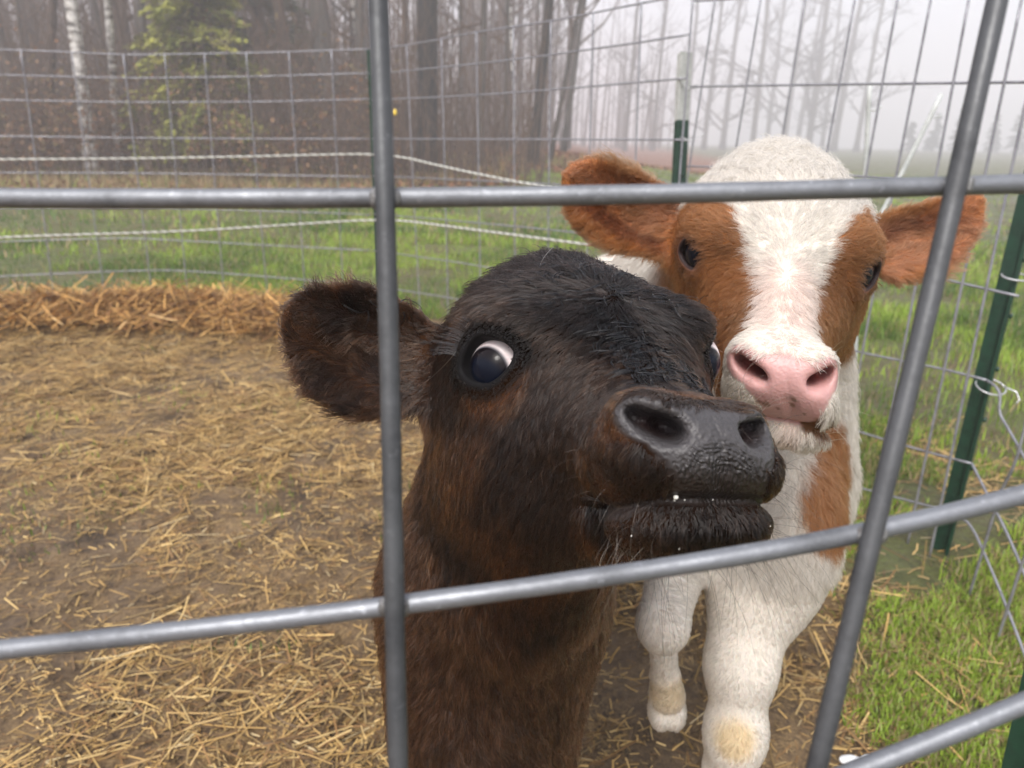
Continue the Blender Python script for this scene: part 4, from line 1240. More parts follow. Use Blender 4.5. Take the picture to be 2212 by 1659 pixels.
def bare_tree(name, label, base, top, r0, H, mat, group=None, nb=9, seed=0, first=.25, sides=14, depth=1, z0=None):
    """base (x, y); top offset per metre of height; trunk and a bare crown of limbs"""
    r = np.random.default_rng(seed)
    bz = ground_z(np.array([base[0]]), np.array([base[1]]))[0] if z0 is None else z0
    root = empty(name, (base[0], base[1], bz)); tag(root, label, 'tree', group)
    t = np.linspace(0, 1, 26); wob = np.cumsum(r.normal(0, .018, (26, 2)), 0) * H * .12
    P = np.stack([base[0] + top[0] * H * t + wob[:, 0] * t, base[1] + top[1] * H * t + wob[:, 1] * t, bz - .1 + (H + .1) * t], 1)
    R = r0 * (1 - .72 * t) * (1 + .35 * np.exp(-t * H / .35))
    mb = MB(); mb.tube(P, R * (1 + .05 * np.sin(t * 40)), sides); mb.build('trunk', mat, root)
    mb = MB()
    for k in range(nb):
        f = r.uniform(first, .97); i = int(f * 25); a = r.uniform(0, 2 * np.pi)
        limb(mb, P[i], np.array([math.cos(a), math.sin(a), r.uniform(.1, 1.1)]), H * r.uniform(.10, .24) * (1.3 - f), R[i] * .42, depth, r)
    if nb: mb.build('crown', twig_m if r0 < .12 else mat, root)
    return root
def px_tree(label, xb, yb, xt, Yd, w, H, mat, **k):
    """trunk whose foot shows at column xb and whose line runs to column xt at the top of the view"""
    b = at_y(xb, yb, Yd); tp = at_y(xt, 0, Yd); sl = (tp[0] - b[0]) / (tp[2] - b[2])
    return bare_tree('bare_tree' if mat is not bark_w else 'birch_tree', label, (b[0], Yd), (sl, 0), w / PF * Yd / 2 / FWD[1] * .95, H, mat, **k)
px_tree('tall birch with mottled white bark, the thicker of the two white trunks at the left', 205, 405, 152, 12.2, 27, 11, bark_w, seed=1, nb=10)
px_tree('slim white birch just right of the thicker birch', 264, 405, 233, 12.8, 17, 10, bark_w, seed=2, nb=10)
px_tree('very large dark trunk standing alone to the right of the near upright rod', 922, 345, 923, 13.5, 44, 14, bark_d, seed=3, nb=8, first=.5)
px_tree('dark trunk leaning to the right over the misty edge of the wood', 1148, 330, 1186, 15.0, 21, 12, bark_d, seed=4, nb=10, first=.3)
px_tree('slender grey tree, its stem forking from the leaning trunk, thin and curved', 1186, 330, 1248, 15.5, 10, 10, bark_g, seed=5, nb=10)
px_tree('straight narrow trunk midway between the big dark trunk and the leaning trunk', 1036, 335, 1045, 14.5, 14, 11, bark_g, seed=6, nb=11)
px_tree('pale thin stem between the narrow trunk and the leaning trunk', 1090, 335, 1098, 17.5, 11, 10, bark_g, seed=7, nb=10)
px_tree('broad grey brown trunk at the left of the near upright rod', 722, 360, 690, 16.0, 40, 13, bark_g, seed=8, nb=9, first=.4)
px_tree('narrow brown trunk just right of the near upright rod', 876, 345, 874, 15.0, 13, 11, bark_b, seed=9, nb=9)
px_tree('thin stem hugging the big dark trunk on its right side', 985, 340, 1000, 18.0, 8, 9, bark_g, seed=10, nb=9)
px_tree('dark mossy trunk behind the feathery evergreen', 640, 370, 600, 15.5, 26, 12, bark_b, seed=12, nb=9)
px_tree('brown trunk close behind the thicker birch at the far left', 108, 390, 120, 14.5, 20, 11, bark_b, seed=13, nb=10)
px_tree('grey trunk between the slim birch and the feathery evergreen', 345, 385, 300, 14.8, 22, 12, bark_g, seed=14, nb=10)
px_tree('faint pair stem beyond the leaning trunk, half lost in mist', 1215, 335, 1262, 21.0, 13, 11, bark_g, seed=15, nb=12)

r = np.random.default_rng(77)
grp = 'bare trees crowded in the wood on the left'
def spot(x):
    for lim, w in ((150, 'left of the thicker birch'), (262, 'between the two white birches'), (400, 'just right of the slim birch'), (620, 'behind the feathery evergreen'),
                   (800, 'left of the near upright rod'), (925, 'between the near upright rod and the big dark trunk'), (1150, 'between the big dark trunk and the leaning trunk')):
        if x < lim: return w
    return 'right of the leaning trunk'
for k in range(78):
    Yd = r.uniform(15, 30); xd = r.uniform(-120, 900) if r.random() < .9 else r.uniform(900, 1250)
    b = at_y(xd, 330, Yd); lean = r.normal(0, .05); lr_ = r.normal(0, .03); rr_ = r.uniform(.03, .13); HH = r.uniform(8, 13); mt = [bark_g, bark_b, bark_g, bark_w if r.random() < .3 else bark_b][k % 4]
    lab = ('spindly' if rr_ < .06 else 'slender' if rr_ < .095 else 'sturdy') + {bark_g: ' grey', bark_b: ' brown', bark_w: ' white'}[mt] + ' tree ' + ('leaning ' if abs(lean) > .04 else '') + ('in front ' if Yd < 20 else 'deeper in ') + spot(xd)
    SEEN = globals().setdefault('SEEN', {}); SEEN[lab] = SEEN.get(lab, 0) + 1
    if SEEN[lab] == 2: rr_ *= 1.35; lab = lab.replace(' tree ', ' tree, the thicker one, ', 1)
    elif SEEN[lab] > 2: rr_ *= .7; lab = lab.replace(' tree ', ' tree, the thinnest one, ', 1)
    bare_tree('bare_tree' if mt is not bark_w else 'birch_tree', lab, (b[0], Yd), (lean, lr_),
              rr_, HH, mt, grp, nb=8, seed=200 + k, first=.12, sides=8, depth=1)
# the farther, mist-grey trees over the field
ORD = ['leftmost', 'second', 'third', 'fourth', 'fifth', 'sixth', 'seventh', 'eighth', 'ninth', 'tenth', 'eleventh', 'twelfth', 'rightmost']
for k, (xd, Yd, H, r0) in enumerate(sorted(((1560, 50, 17, .24), (1625, 46, 18, .22), (1690, 54, 20, .30), (1745, 48, 19, .28), (1800, 52, 18, .30), (1850, 50, 16, .22), (1480, 44, 15, .16), (1410, 40, 14, .14), (1350, 36, 13, .12), (1520, 48, 16, .20), (1655, 58, 18, .24), (1720, 60, 20, .26), (1775, 60, 18, .22)))):
    Yd *= 1.75; H *= 1.5; r0 *= 1.5; b = at_y(xd, 320, Yd)
    bare_tree('bare_tree', 'tall fog grey tree across the field, ' + ORD[k] + ('' if k in (0, 12) else ' from the left') + ' in its row', (b[0], Yd), (r.normal(0, .02), 0), r0, H, bark_g, 'fog grey trees across the field', nb=18, seed=400 + k, first=.10, sides=8, depth=2)
# a far line of small conifers in the mist, right edge
conif_m, _nt, _b = mat_new('needles'); _a = N(_nt, 'ShaderNodeAttribute', attribute_name='col'); _nt.links.new(_a.outputs['Color'], _b.inputs['Base Color']); _b.inputs['Roughness'].default_value = .6
def conifer(label, x, y, H, W, seed, dens=1., cols=((.09, .14, .02), (.20, .27, .04)), group=None, droop=.25, lo=.06, leaf=.05):
    r = np.random.default_rng(seed); bz = ground_z(np.array([x]), np.array([y]))[0]
    root = empty('evergreen_tree', (x, y, bz)); tag(root, label, 'tree', group)
    mb = MB(); mb.tube([(x, y, bz - .1), (x + .03, y, bz + H * .5), (x, y, bz + H)], [W * .045, W * .03, .006], 10); mb.build('trunk', bark_b, root)
    C, D, Nn = [], [], []
    nb = int(120 * dens); bm = MB()
    for k in range(nb):
        f = r.uniform(lo, .98); a = r.uniform(0, 2 * np.pi); L = W / 2 * (1 - f) ** .75 * r.uniform(.65, 1.15) + .05
        s = np.linspace(0, 1, 9)[1:]
        q0 = np.array([x, y, bz + H * f]); q = q0 + np.stack([np.cos(a) * L * s, np.sin(a) * L * s, L * (.22 * s - droop * 1.8 * s * s)], 1)
        bm.tube(np.concatenate([[q0], q]), np.linspace(.012, .003, 9) * W / 2.5, 4, cap=False)
        for j, p in enumerate(q):
            m = int(14 * dens ** .3); off = r.normal(0, 1, (m, 3)) * np.array([.10, .10, .035]) * (W / 2.5) * (1.2 - .5 * s[j])
            C.append(p + off); th = a + r.normal(0, .7, m); D.append(np.stack([np.cos(th), np.sin(th), r.normal(-.25, .3, m)], 1)); Nn.append(r.normal(0, .45, (m, 3)) + [0, 0, 1])
    bm.build('branches', bark_b, root)
    C = np.concatenate(C); D = norm(np.concatenate(D)); Nn = np.concatenate(Nn); Nn = norm(Nn - D * (Nn * D).sum(1)[:, None]); n = len(C)
    V, F = ribbons(C, D, Nn, r.uniform(.6, 1.4, n) * leaf * 2.4, r.uniform(.5, 1.2, n) * leaf * .8, r.normal(0, .01, n))
    c = lerp3(np.array(cols[0]), np.array(cols[1]), np.clip(fbm(C, 1.8, 2, seed) * 1.4 - .2 + r.normal(0, .15, n), 0, 1))
    mesh_obj('crown', V, F, conif_m, root, False, {'col': np.repeat(c, 6, 0)})
e = at_y(455, 360, 13.2); conifer('yellow green feathery evergreen at the edge of the wood, left of centre', e[0], 13.2, 5.2, 2.5, 5, 1.5, ((.13, .155, .022), (.44, .43, .07)))
e = at_y(585, 360, 17.5); conifer('darker taller evergreen rising behind the feathery one', e[0], 17.5, 9.5, 3.4, 6, 1.3, ((.03, .055, .018), (.08, .11, .03)), leaf=.07)
for k in range(7):
    e = at_y(1960 + k * 42 + 10 * (k % 3), 330, 100); conifer('small misty fir at the far right edge, ' + (ORD[k] if k < 6 else 'rightmost') + ('' if k in (0, 6) else ' from the left') + ' in its row', e[0], 100, 3.8 + 1.1 * (k % 3), 2.4, 30 + k, .4, ((.03, .05, .03), (.05, .07, .04)), 'misty firs at the right edge', leaf=.16)

# far-off wood: one mass of countless trunks and twigs
mb = MB(); r = np.random.default_rng(9)
for k in range(620):
    Yd = r.uniform(30, 110); xd = r.uniform(-200, 1230) if Yd < 70 else r.uniform(-200, 1450); b = at_y(xd, 330, Yd); H = r.uniform(8, 16); l = r.normal(0, .04); x0 = b[0]
    z0 = ground_z(np.array([x0]), np.array([Yd]))[0]
    P = np.array([(x0, Yd, z0 - .1), (x0 + l * H * .4, Yd, z0 + H * .45), (x0 + l * H, Yd, z0 + H)]); rr_ = r.uniform(.05, .22)
    mb.tube(P, [rr_, rr_ * .7, rr_ * .2], 6, cap=False)
    for j in range(7):
        f = r.uniform(.15, .95); p = P[0] * (1 - f) + P[2] * f; a = r.uniform(0, 6.3); L = r.uniform(.8, 2.6)
        mb.tube([p, p + np.array([math.cos(a) * .6, math.sin(a) * .6, .5]) * L, p + np.array([math.cos(a) * 1.0, math.sin(a), 1.1]) * L], [rr_ * .3, rr_ * .2, .01], 4, cap=False)
fw = mb.build('distant_woods', bark_b); tag(fw, 'far-off mass of bare grey trunks fading into fog', 'woods', kind='stuff')
# undergrowth: brown twigs, saplings and dead leaves still hanging
mb = MB()
for k in range(4600):
    Yd = r.uniform(11.5, 24); xd = r.uniform(-150, 900) if r.random() < .88 else r.uniform(900, 1180); b = at_y(xd, 330, Yd); H = r.uniform(.5, 3.2) * (1 if r.random() < .6 else .5)
    z0 = ground_z(np.array([b[0]]), np.array([Yd]))[0]; d = r.normal(0, .16, 2); p = np.array([b[0], Yd, z0 - .05])
    q = p + np.array([d[0] * H * .5, d[1] * H * .5, H * .55]); e = p + np.array([d[0] * H * 1.3, d[1] * H, H])
    mb.tube([p, q, e], [.010, .007, .003], 4, cap=False)
    for j in range(4):
        s = q + (e - q) * r.random(); o = r.normal(0, 1, 3) * [.3, .3, .2] * H * .35 + [0, 0, .15 * H]; mb.tube([s, s + o], [.004, .002], 3, cap=False)
ug = mb.build('undergrowth', twig_m); tag(ug, 'tangle of thin brown saplings and twigs under the trees', 'brush', kind='stuff')
n = 80000; Yd = r.uniform(11.5, 22, n); xd = r.uniform(-150, 880, n)
bx = (xd - PW / 2) / PF * Yd / FWD[1]; C = np.stack([bx, Yd, ground_z(bx, Yd) + np.abs(r.normal(0, .7, n)) + .1], 1)
C = C[fbm(C, 1.2, 2, 4) > .5]; n = len(C)
D = norm(r.normal(0, 1, (n, 3))); Nn = norm(np.cross(D, norm(r.normal(0, 1, (n, 3)))))
V, F = ribbons(C, D, Nn, r.uniform(.03, .08, n), r.uniform(.02, .05, n), np.zeros(n))
pal = np.array([(.20, .10, .05), (.26, .16, .09), (.12, .07, .045), (.17, .13, .06)])
bl = mesh_obj('brush_leaves', V, F, vcol_mat('dry leaf', .7, .2, .2), None, False, {'col': np.repeat(pal[r.integers(0, 4, n)], 6, 0)})
tag(bl, 'dry brown leaves still hanging on the brush under the trees', 'leaves', kind='stuff')
def wrinkles(q):
    """creases of the nose leather, template space"""
    x, y, z = q.T
    a = np.abs(x)
    cen = np.array([0, .17, -.060])
    ang = np.arctan2(q[:, 2] - cen[2] + .012, a + .002)
    r = np.sqrt(a ** 2 + (z + .066) ** 2)
    rib = (.5 + .5 * np.sin(r * 1900 + 9 * vnoise(q, 150, 3) + 4 * vnoise(q, 420, 8) + ang * 2)) ** 1.5 * (.3 + .9 * vnoise(q, 240, 7))
    m = sstep(.007, .014, r) * sstep(.030, .022, r) * sstep(-.070, -.060, z)
    ver = (.5 + .5 * np.sin(x * 2600 + 4 * vnoise(q, 160, 6))) * sstep(.014, .006, a) * sstep(-.045, -.055, z) * .7
    return rib * m + ver

foam_m, _nt, _b = mat_new('milky drop'); _b.inputs['Base Color'].default_value = (.75, .75, .70, 1); _b.inputs['Roughness'].default_value = .25
def build_black():
    root = empty('dark_calf', (0, .66, 0))
    tag(root, 'dark brown calf nearest the wire, black nose raised, white of its eye showing', 'calf')
    q = BK.local(BV)
    pad = pad_mask(q); hd = head_region(BK, BV, q); pad *= hd
    lt, h, v = lid_t(q, BK_OPT); lid = sstep(1.30, 1.18, lt) * hd
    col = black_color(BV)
    leather = np.array([.050, .046, .048]); n = fbm(q, 60, 3, 2)
    lc = lerp3(leather * .75, leather * 1.35, n)
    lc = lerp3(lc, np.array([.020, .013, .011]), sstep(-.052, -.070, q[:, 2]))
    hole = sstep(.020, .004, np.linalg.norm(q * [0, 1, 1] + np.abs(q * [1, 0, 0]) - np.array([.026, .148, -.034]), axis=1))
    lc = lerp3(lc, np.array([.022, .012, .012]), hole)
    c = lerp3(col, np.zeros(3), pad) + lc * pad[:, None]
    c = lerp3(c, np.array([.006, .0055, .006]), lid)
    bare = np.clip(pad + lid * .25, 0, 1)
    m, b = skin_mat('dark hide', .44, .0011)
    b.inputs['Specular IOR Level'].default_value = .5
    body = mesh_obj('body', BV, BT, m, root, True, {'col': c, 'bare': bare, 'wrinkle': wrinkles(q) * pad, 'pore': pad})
    # eyes
    eye_mesh('eye', BK, 1, (1042, 806), root, eye_m, 50)
    eye_mesh('eye', BK, -1, (1532, 798), root, eye_m, 44, (-.0035, .0065, .001))
    # fur
    tocam = lambda p: norm(CAM - p)
    def dens(p, n):
        q = BK.local(p); hd = head_region(BK, p, q)
        ltt, _, _ = lid_t(q, BK_OPT)
        bare = np.maximum(pad_mask(q) * hd, sstep(1.14, 1.06, ltt))
        face = sstep(-.35, .0, (n * tocam(p)).sum(1))
        near = sstep(1.2, .8, p[:, 1])
        ring = .55e6 + .40e6 * hd
        return ring * (1 - bare) * (.08 + .92 * face * (.06 + .94 * near)) * sstep(.05, .1, p[:, 2])
    P, n = scatter(BV, BT, BN, dens, 11)
    q = BK.local(P)
    d, k, U, V_, hd = calf_flow(BK, BK_EARS, P, q, .030)
    x = np.abs(q[:, 0]); y = q[:, 1]; z = q[:, 2]
    L = .011 + .005 * (1 - hd) + .006 * sstep(.0, -.06, y) * hd
    L = L * (1 - .62 * sstep(.10, .135, y) * hd) * (1 - .35 * sstep(.12, .13, y) * sstep(-.045, -.06, z) * hd)
    wet = sstep(.045, .02, x) * sstep(.035, .055, y) * sstep(.115, .10, y) * sstep(.0, .012, z) * hd
    top = sstep(.02, .045, z) * sstep(.05, .0, y) * hd
    L = L + .007 * top
    L[k >= 0] = (.016 + .005 * sstep(.7, 1.0, V_) - .009 * sstep(.7, 1., U))[k >= 0]
    ltt, h, v = lid_t(q, BK_OPT); L = L * (.14 + .86 * sstep(1.25, 2.3, ltt)) * (1 - .45 * sstep(.105, .12, y) * sstep(-.05, -.065, z) * hd) * (1 - .35 * sstep(.10, .12, y) * sstep(-.078, -.085, z) * hd) * np.where(k == 1, .28, 1) * (1 - .5 * sstep(.03, .015, np.linalg.norm(q - BK_OPT['eye_c'] * [-1, 1, 1], axis=1)))
    L *= .75 + .5 * rng.random(len(P))
    lift = .10 + .12 * (1 - hd) + .14 * top
    lift[k >= 0] = .22
    lift = lift + .15 * wet
    ear = (k >= 0)
    cf = np.where(ear, .60, .50) + .35 * wet; cf = cf * (1 - .5 * sstep(.12, .13, y) * hd * ~ear)
    lift = np.where(ear & (U > .15), .11, lift)
    X = np.empty((len(P), 7, 3)); fb = ~ear & (hd > .5); bb = ~ear & (hd <= .5); CC = np.empty(P.shape)
    for msk, cell, wv, cv, cl_, sd in ((fb, .0044, .06, .20, None, 5), (bb, .0062, .07, .20, .42, 6), (ear, .0065, .11, .28, .60, 7)):
        X[msk] = grow(P[msk], n[msk], d[msk], L[msk], lift[msk], 7, .03, (cf[msk] if cl_ is None else cl_, cell), sd, .05, wv, cv)
        CC[msk] = clump_centre(P[msk], cell, sd)
    C = black_color(P) * (.25 + 1.5 * rng.random(len(P)) ** 1.5)[:, None]
    C = C * (.5 + 1.0 * hash3(np.round(CC * 1e5), 9))[:, None] * (1 - .6 * wet)[:, None]
    # black mane of wet hair over crown and between the eyes
    rad = np.where(hd > .5, .00024, .00025) * (.8 + .5 * rng.random(len(P)))
    print('dark strands', len(P))
    fm = hair_mat('dark wet hair', .24, 0., 1.40)
    curves_obj('fur', X, rad, C, fm, body, .3)
    # wet curled tufts on the bridge of the nose and along the crown
    r = np.random.default_rng(14)
    def tdens(p, n):
        q = BK.local(p); z = q[:, 2]
        a = sstep(.036, .022, np.abs(q[:, 0] + .012)) * sstep(.045, .060, q[:, 1] + .3 * q[:, 0]) * sstep(.118, .104, q[:, 1]) * (z > -.02)
        b = sstep(-.055, -.075, q[:, 1]) * sstep(.030, .045, z) * .6
        c = sstep(.055, .035, np.abs(q[:, 0])) * sstep(.03, .045, z) * .28
        return 1.1e5 * np.maximum(np.maximum(a, b), c)
    Pt, nt_ = scatter(BV, BT, BN, tdens, 21); qt = BK.local(Pt)
    br = (qt[:, 1] > .02)
    base_d = np.where(br[:, None], np.array([.55, .35, -.5]), np.array([0, -1.0, .15])) + np.stack([(vnoise(qt, 60, 4) - .5) * 1.0, (vnoise(qt, 60, 5) - .5) * .8, 0 * qt[:, 0]], 1)
    dt = norm(base_d) @ BK.M.T; dt = norm(dt - nt_ * (dt * nt_).sum(1)[:, None])
    Lt = np.where(br, .0105, .016) * r.uniform(.6, 1.3, len(Pt)); sg = np.where(hash3(np.floor(qt * 220), 3) > .5, 1., -1.)
    side = np.cross(nt_, dt); t = np.linspace(0, 1, 9)[None, :, None]
    TX = []
    for q_ in range(5):
        Xt = Pt[:, None] + r.normal(0, .00022, (len(Pt), 1, 3)) * (1 - .7 * t) + dt[:, None] * Lt[:, None, None] * (t - .15 * t * t)
        Xt = Xt + side[:, None] * (sg * Lt)[:, None, None] * (.55 * t * t) + nt_[:, None] * Lt[:, None, None] * (.75 * t - .62 * t * t)
        TX.append(Xt + side[:, None] * (np.sin(t * 5 + q_ * .2) * .06) * Lt[:, None, None])
    Xt = np.concatenate(TX)
    curves_obj('wet_tuft', Xt, np.full(len(Xt), .00025), np.tile([.004, .004, .0045], (len(Xt), 1)) * r.uniform(.5, 2, (len(Xt), 1)), fm, body, .35)
    # lashes, whiskers and stray long hairs
    r = np.random.default_rng(4)
    XS, RS, CS = [], [], []
    def strand(p0, p1, bend, rad, col, k=10, jit=0.):
        t = np.linspace(0, 1, k)[:, None]; p0 = np.asarray(p0); p1 = np.asarray(p1)
        X = p0 + (p1 - p0) * t + np.asarray(bend) * (4 * t * (1 - t)) + r.normal(0, 1, 3) * jit * np.sin(t * 5)
        XS.append(X); RS.append(rad); CS.append(col)
    for s in (1, -1):
        for i in range(260):
            a = r.uniform(.15, 2.6); 
            EA, EC = BK_OPT['eye_a'], BK_OPT['eye_c']; up = norm(np.array([-.1, 0, 1.]) - EA * (EA @ np.array([-.1, .0, 1.]))); hh = np.cross(up, EA)
            w_ = BK_OPT['eye_w'] * 1.22; h_ = BK_OPT['eye_h'] * 1.22; t = BK_OPT['tilt']
            hv = np.array([math.cos(a) * w_, math.sin(a) * h_]); hv = np.array([hv[0] * math.cos(t) + hv[1] * math.sin(t), -hv[0] * math.sin(t) + hv[1] * math.cos(t)])
            base = EC + hh * hv[0] + up * hv[1] + EA * (EYE_R * .72)
            back = -1 if True else 1
            tip = base + (up * (.25 * math.sin(a)) + norm(hh * hv[0] + up * hv[1]) * .5 + EA * .75 + np.array([0, -.45, -.25])) * r.uniform(.012, .024)
            if i % 2 and math.cos(a) * hh[1] > 0: continue
            B_, T_ = BK.world([base * [s, 1, 1], tip * [s, 1, 1]])
            strand(B_, T_, BK.M @ np.array([0, 0, .0015]), .00012, (.004, .004, .005), 6, .0003)
    def whisk(qc, spread, n_, l0, l1, dirv, rad=.00008, col=(.012, .009, .008)):
        for i in range(n_):
            b0 = np.array(qc) + r.normal(0, 1, 3) * spread
            # bring the root onto the surface
            pw = BK.world([b0])
            for _ in range(6):
                dd = black_sdf(pw); g = grad(black_sdf, pw); pw = pw - dd[:, None] * norm(g)
            g = norm(grad(black_sdf, pw))[0]; pw = pw[0]
            dr = norm(g * .9 + (BK.M @ np.array(dirv)) * .6 + r.normal(0, .35, 3)); l = r.uniform(l0, l1)
            strand(pw, pw + dr * l + np.array([0, 0, -.25 * l]), np.array([0, 0, .12 * l]) + r.normal(0, .05 * l, 3), rad, col, 9)
    whisk((-.030, .135, -.098), (.010, .010, .006), 46, .018, .050, (-.5, .2, -.5))
    whisk((-.046, .135, -.066), (.003, .012, .012), 22, .010, .034, (-.6, .2, -.3))
    whisk((.010, .135, -.108), (.02, .010, .004), 30, .015, .045, (.1, .2, -.9))
    whisk((.030, .140, -.094), (.012, .006, .006), 22, .008, .022, (.2, .5, -.5), .00007, (.25, .20, .16))
    whisk((-.030, .150, -.012), (.006, .01, .004), 16, .014, .034, (-.6, .1, .5), .00007, (.05, .03, .02))
    whisk((.040, .120, -.060), (.006, .02, .012), 9, .008, .020, (.6, .1, -.3), .00007, (.10, .06, .04))
    # long pale hairs beside the eye and on the crown
    strand(at(1012, 712, .455), at(907, 832, .470), (.006, -.004, .002), .00016, (.85, .80, .68), 14, .0006)
    strand(at(1196, 533, .505), at(1158, 614, .485), (-.003, 0, .001), .00014, (.75, .70, .62), 12, .0006)
    strand(at(985, 668, .48), at(940, 712, .47), (0, 0, .003), .00010, (.02, .015, .012), 10, .0003)
    for i in range(9):
        b0 = np.array([r.normal(.012, .024), .15, r.uniform(-.112, -.066)]) if i else np.array([.022, .160, -.074])
        pw = BK.world([b0])
        for _ in range(6):
            dd = black_sdf(pw); g = grad(black_sdf, pw); pw = pw - dd[:, None] * norm(g)
        g = norm(grad(black_sdf, pw))[0]
        blob(pw[0] + g * .0012, r.uniform(.0003, .0006) if i else .0011, 'droplet', foam_m, body, (1, 1, 1), i)
    X = np.stack([np.stack([np.interp(np.linspace(0, 1, 12), np.linspace(0, 1, len(x_)), x_[:, j]) for j in range(3)], 1) for x_ in XS])
    curves_obj('whisker_hair', X, np.array(RS), np.array(CS), hair_mat('whisker hair', .3), body, .35)
    return root

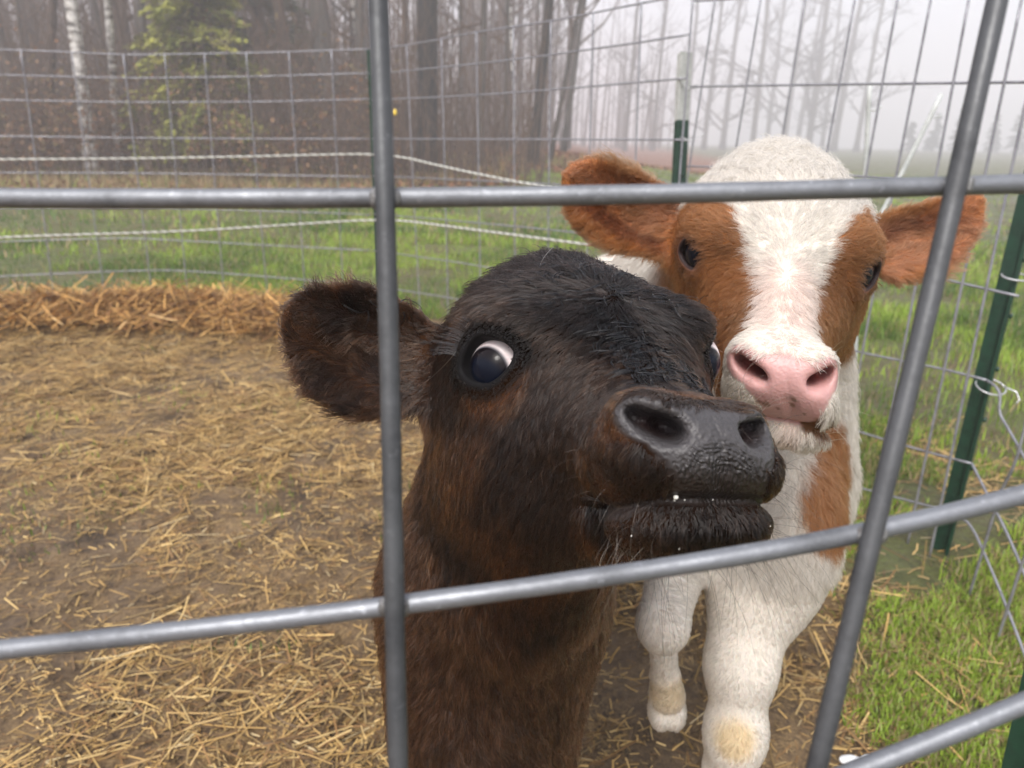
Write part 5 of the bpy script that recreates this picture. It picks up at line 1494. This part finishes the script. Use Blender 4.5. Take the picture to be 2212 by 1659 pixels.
def build_white():
    root = empty('spotted_calf', (.25, .85, 0))
    tag(root, 'brown and white calf with a pink nose standing behind the dark calf, one foreleg lifted', 'calf')
    q = WH.local(WV)
    pad = pad_mask(q); hd = head_region(WH, WV, q); pad *= hd
    lt, h, v = lid_t(q, WH_OPT); lid = sstep(1.35, 1.2, lt) * hd
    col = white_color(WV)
    n = fbm(q, 60, 3, 2)
    lc = lerp3(PINK * .92, PINK * 1.08, n)
    fr = sstep(.0035, .002, np.linalg.norm(q - clump_centre(q, .013, 77), axis=1)) * sstep(-.035, -.05, q[:, 2]) * (hash3(np.floor(clump_centre(q, .013, 77) * 4000), 3) > .35)
    for (fx, fz, fr_) in ((-.004, -.051, .0022), (.022, -.060, .0032), (.028, -.058, .002), (.012, -.063, .0016), (-.012, -.064, .0015)):
        fr = np.maximum(fr * 0 + fr, sstep(fr_ * 1.4, fr_ * .7, np.linalg.norm(q[:, [0, 2]] - [fx, fz], axis=1)))
    lc = lerp3(lc, np.array([.22, .11, .075]), fr * .85)
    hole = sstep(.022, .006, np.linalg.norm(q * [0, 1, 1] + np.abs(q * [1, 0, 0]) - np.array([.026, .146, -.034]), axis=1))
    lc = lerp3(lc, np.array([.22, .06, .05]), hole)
    c = lerp3(col, np.zeros(3), pad) + lc * pad[:, None]
    c = lerp3(c, np.array([.30, .14, .10]), lid)
    c = lerp3(c, np.array([.03, .018, .018]), sstep(1.24, 1.12, lt) * hd)
    # mud on the corner of the lips
    md = mud_lip(q)
    c = lerp3(c, np.array([.16, .080, .040]), md)
    bare = np.clip(pad + lid * .6, 0, 1) * (1 - md)
    m, b = skin_mat('pale hide', .42, .0004)
    b.inputs['Subsurface Weight'].default_value = .25; b.inputs['Subsurface Radius'].default_value = (.6, .25, .15); b.inputs['Subsurface Scale'].default_value = .006
    body = mesh_obj('body', WV, WT, m, root, True, {'col': c, 'bare': bare, 'wrinkle': wrinkles(q) * pad * .25, 'pore': pad * .8})
    eye_mesh('eye', WH, 1, (1502, 548), root, eye_m, 58)
    eye_mesh('eye', WH, -1, (1871, 592), root, eye_m, 58)
    def dens(p, n):
        q = WH.local(p); hd = head_region(WH, p, q)
        ltt, _, _ = lid_t(q, WH_OPT)
        bare = np.maximum(pad_mask(q) * hd, sstep(1.22, 1.14, ltt))
        face = sstep(-.35, .0, (n * norm(CAM - p)).sum(1)); near = sstep(1.5, 1.0, p[:, 1])
        return (.60e6 + .40e6 * hd) * (1 - bare) * (.08 + .92 * face * (.06 + .94 * near)) * sstep(.04, .08, p[:, 2])
    P, n = scatter(WV, WT, WN, dens, 12)
    q = WH.local(P)
    d, k, U, V_, hd = calf_flow(WH, WH_EARS, P, q, .088)
    x = np.abs(q[:, 0]); y = q[:, 1]; z = q[:, 2]
    L = .012 + .008 * (1 - hd); L = L * (1 - .6 * sstep(.10, .135, y) * hd)
    top = sstep(.015, .045, z) * sstep(.02, -.03, y) * hd
    L = L + .007 * top
    L[k >= 0] = (.012 + .012 * sstep(.75, 1.0, -V_) - .006 * sstep(.7, 1., U))[k >= 0]
    L = L * (1 - .5 * sstep(-.080, -.088, z) * (y > .06) * hd)
    low = (p_leg := (P[:, 2] < .42)); L[low] *= .65
    L *= .75 + .5 * rng.random(len(P))
    lift = .13 + .08 * (1 - hd) + .18 * top; lift[k >= 0] = .22
    L = np.where(P[:, 2] < .44, L * .42, L); lift = np.where(P[:, 2] < .44, lift * .5, lift)
    X = grow(P, n, d, L, lift, 6, .06, (.45, .0065), 9, .05, .08 + .25 * top, .25 )
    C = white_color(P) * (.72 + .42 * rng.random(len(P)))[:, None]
    rad = np.full(len(P), .00021) * (.8 + .5 * rng.random(len(P)))
    # mud sticks short hair at the lip
    print('pale strands', len(P))
    curves_obj('fur', X, rad, C, hair_mat('pale hair', .38, .45), body, .3)
    r = np.random.default_rng(5); XS, CS = [], []
    for i in range(90):
        s = r.choice([1, -1]); b0 = np.array([s * .048, .125, -.07]) + r.normal(0, 1, 3) * [.004, .016, .014]
        pw = WH.world([b0])
        for _ in range(5):
            dd = white_sdf(pw); g = grad(white_sdf, pw); pw = pw - dd[:, None] * norm(g)
        g = norm(grad(white_sdf, pw))[0]; l = r.uniform(.008, .026); dr = norm(g + r.normal(0, .3, 3)); t = np.linspace(0, 1, 8)[:, None]
        XS.append(pw[0] + dr * l * t + np.array([0, 0, -.2 * l]) * t * t); CS.append((.75, .62, .48))
    for s in (1, -1):
        for i in range(40):
            a = r.uniform(.3, 2.7); up = np.array([0, 0, 1.]); hh = np.cross(up, EYE_A)
            EA = WH_OPT['eye_a']; hh = np.cross(up, EA); base = WH_OPT['eye_c'] + hh * math.cos(a) * .0155 + up * math.sin(a) * .0150 + EA * (EYE_R * .68); tip = base + (EA * .8 + up * .1 * math.sin(a) + np.array([0, -.3, -.3])) * r.uniform(.006, .012)
            B_, T_ = WH.world([base * [s, 1, 1], tip * [s, 1, 1]]); t = np.linspace(0, 1, 8)[:, None]
            XS.append(B_ + (T_ - B_) * t); CS.append((.20, .10, .05))
    curves_obj('whisker_hair', np.stack(XS), np.full(len(XS), .00010), np.array(CS), hair_mat('pale whisker hair', .35), body, .35)
    return root

build_black()
build_white()
# ================================================================ fog
hm = bpy.data.materials.new('fog'); hm.use_nodes = True; nt = hm.node_tree; nt.nodes.clear()
pv = nt.nodes.new('ShaderNodeVolumePrincipled'); pv.inputs['Density'].default_value = HAZE
pv.inputs['Color'].default_value = (.975, .960, .995, 1); pv.inputs['Anisotropy'].default_value = 0.0
ho = nt.nodes.new('ShaderNodeOutputMaterial'); nt.links.new(pv.outputs[0], ho.inputs['Volume'])
x0, x1, y0, y1, z0, z1 = -440, 440, -440, 440, -1.6, 34.
V = np.array([(x, y, z) for z in (z0, z1) for x, y in ((x0, y0), (x1, y0), (x1, y1), (x0, y1))])
F = np.array([(0, 3, 2, 1), (4, 5, 6, 7), (0, 1, 5, 4), (1, 2, 6, 5), (2, 3, 7, 6), (3, 0, 4, 7)])
hz = mesh_obj('haze', V, F, hm, None, False); tag(hz, 'pale fog hanging over the field and among the trees', 'fog', kind='stuff')
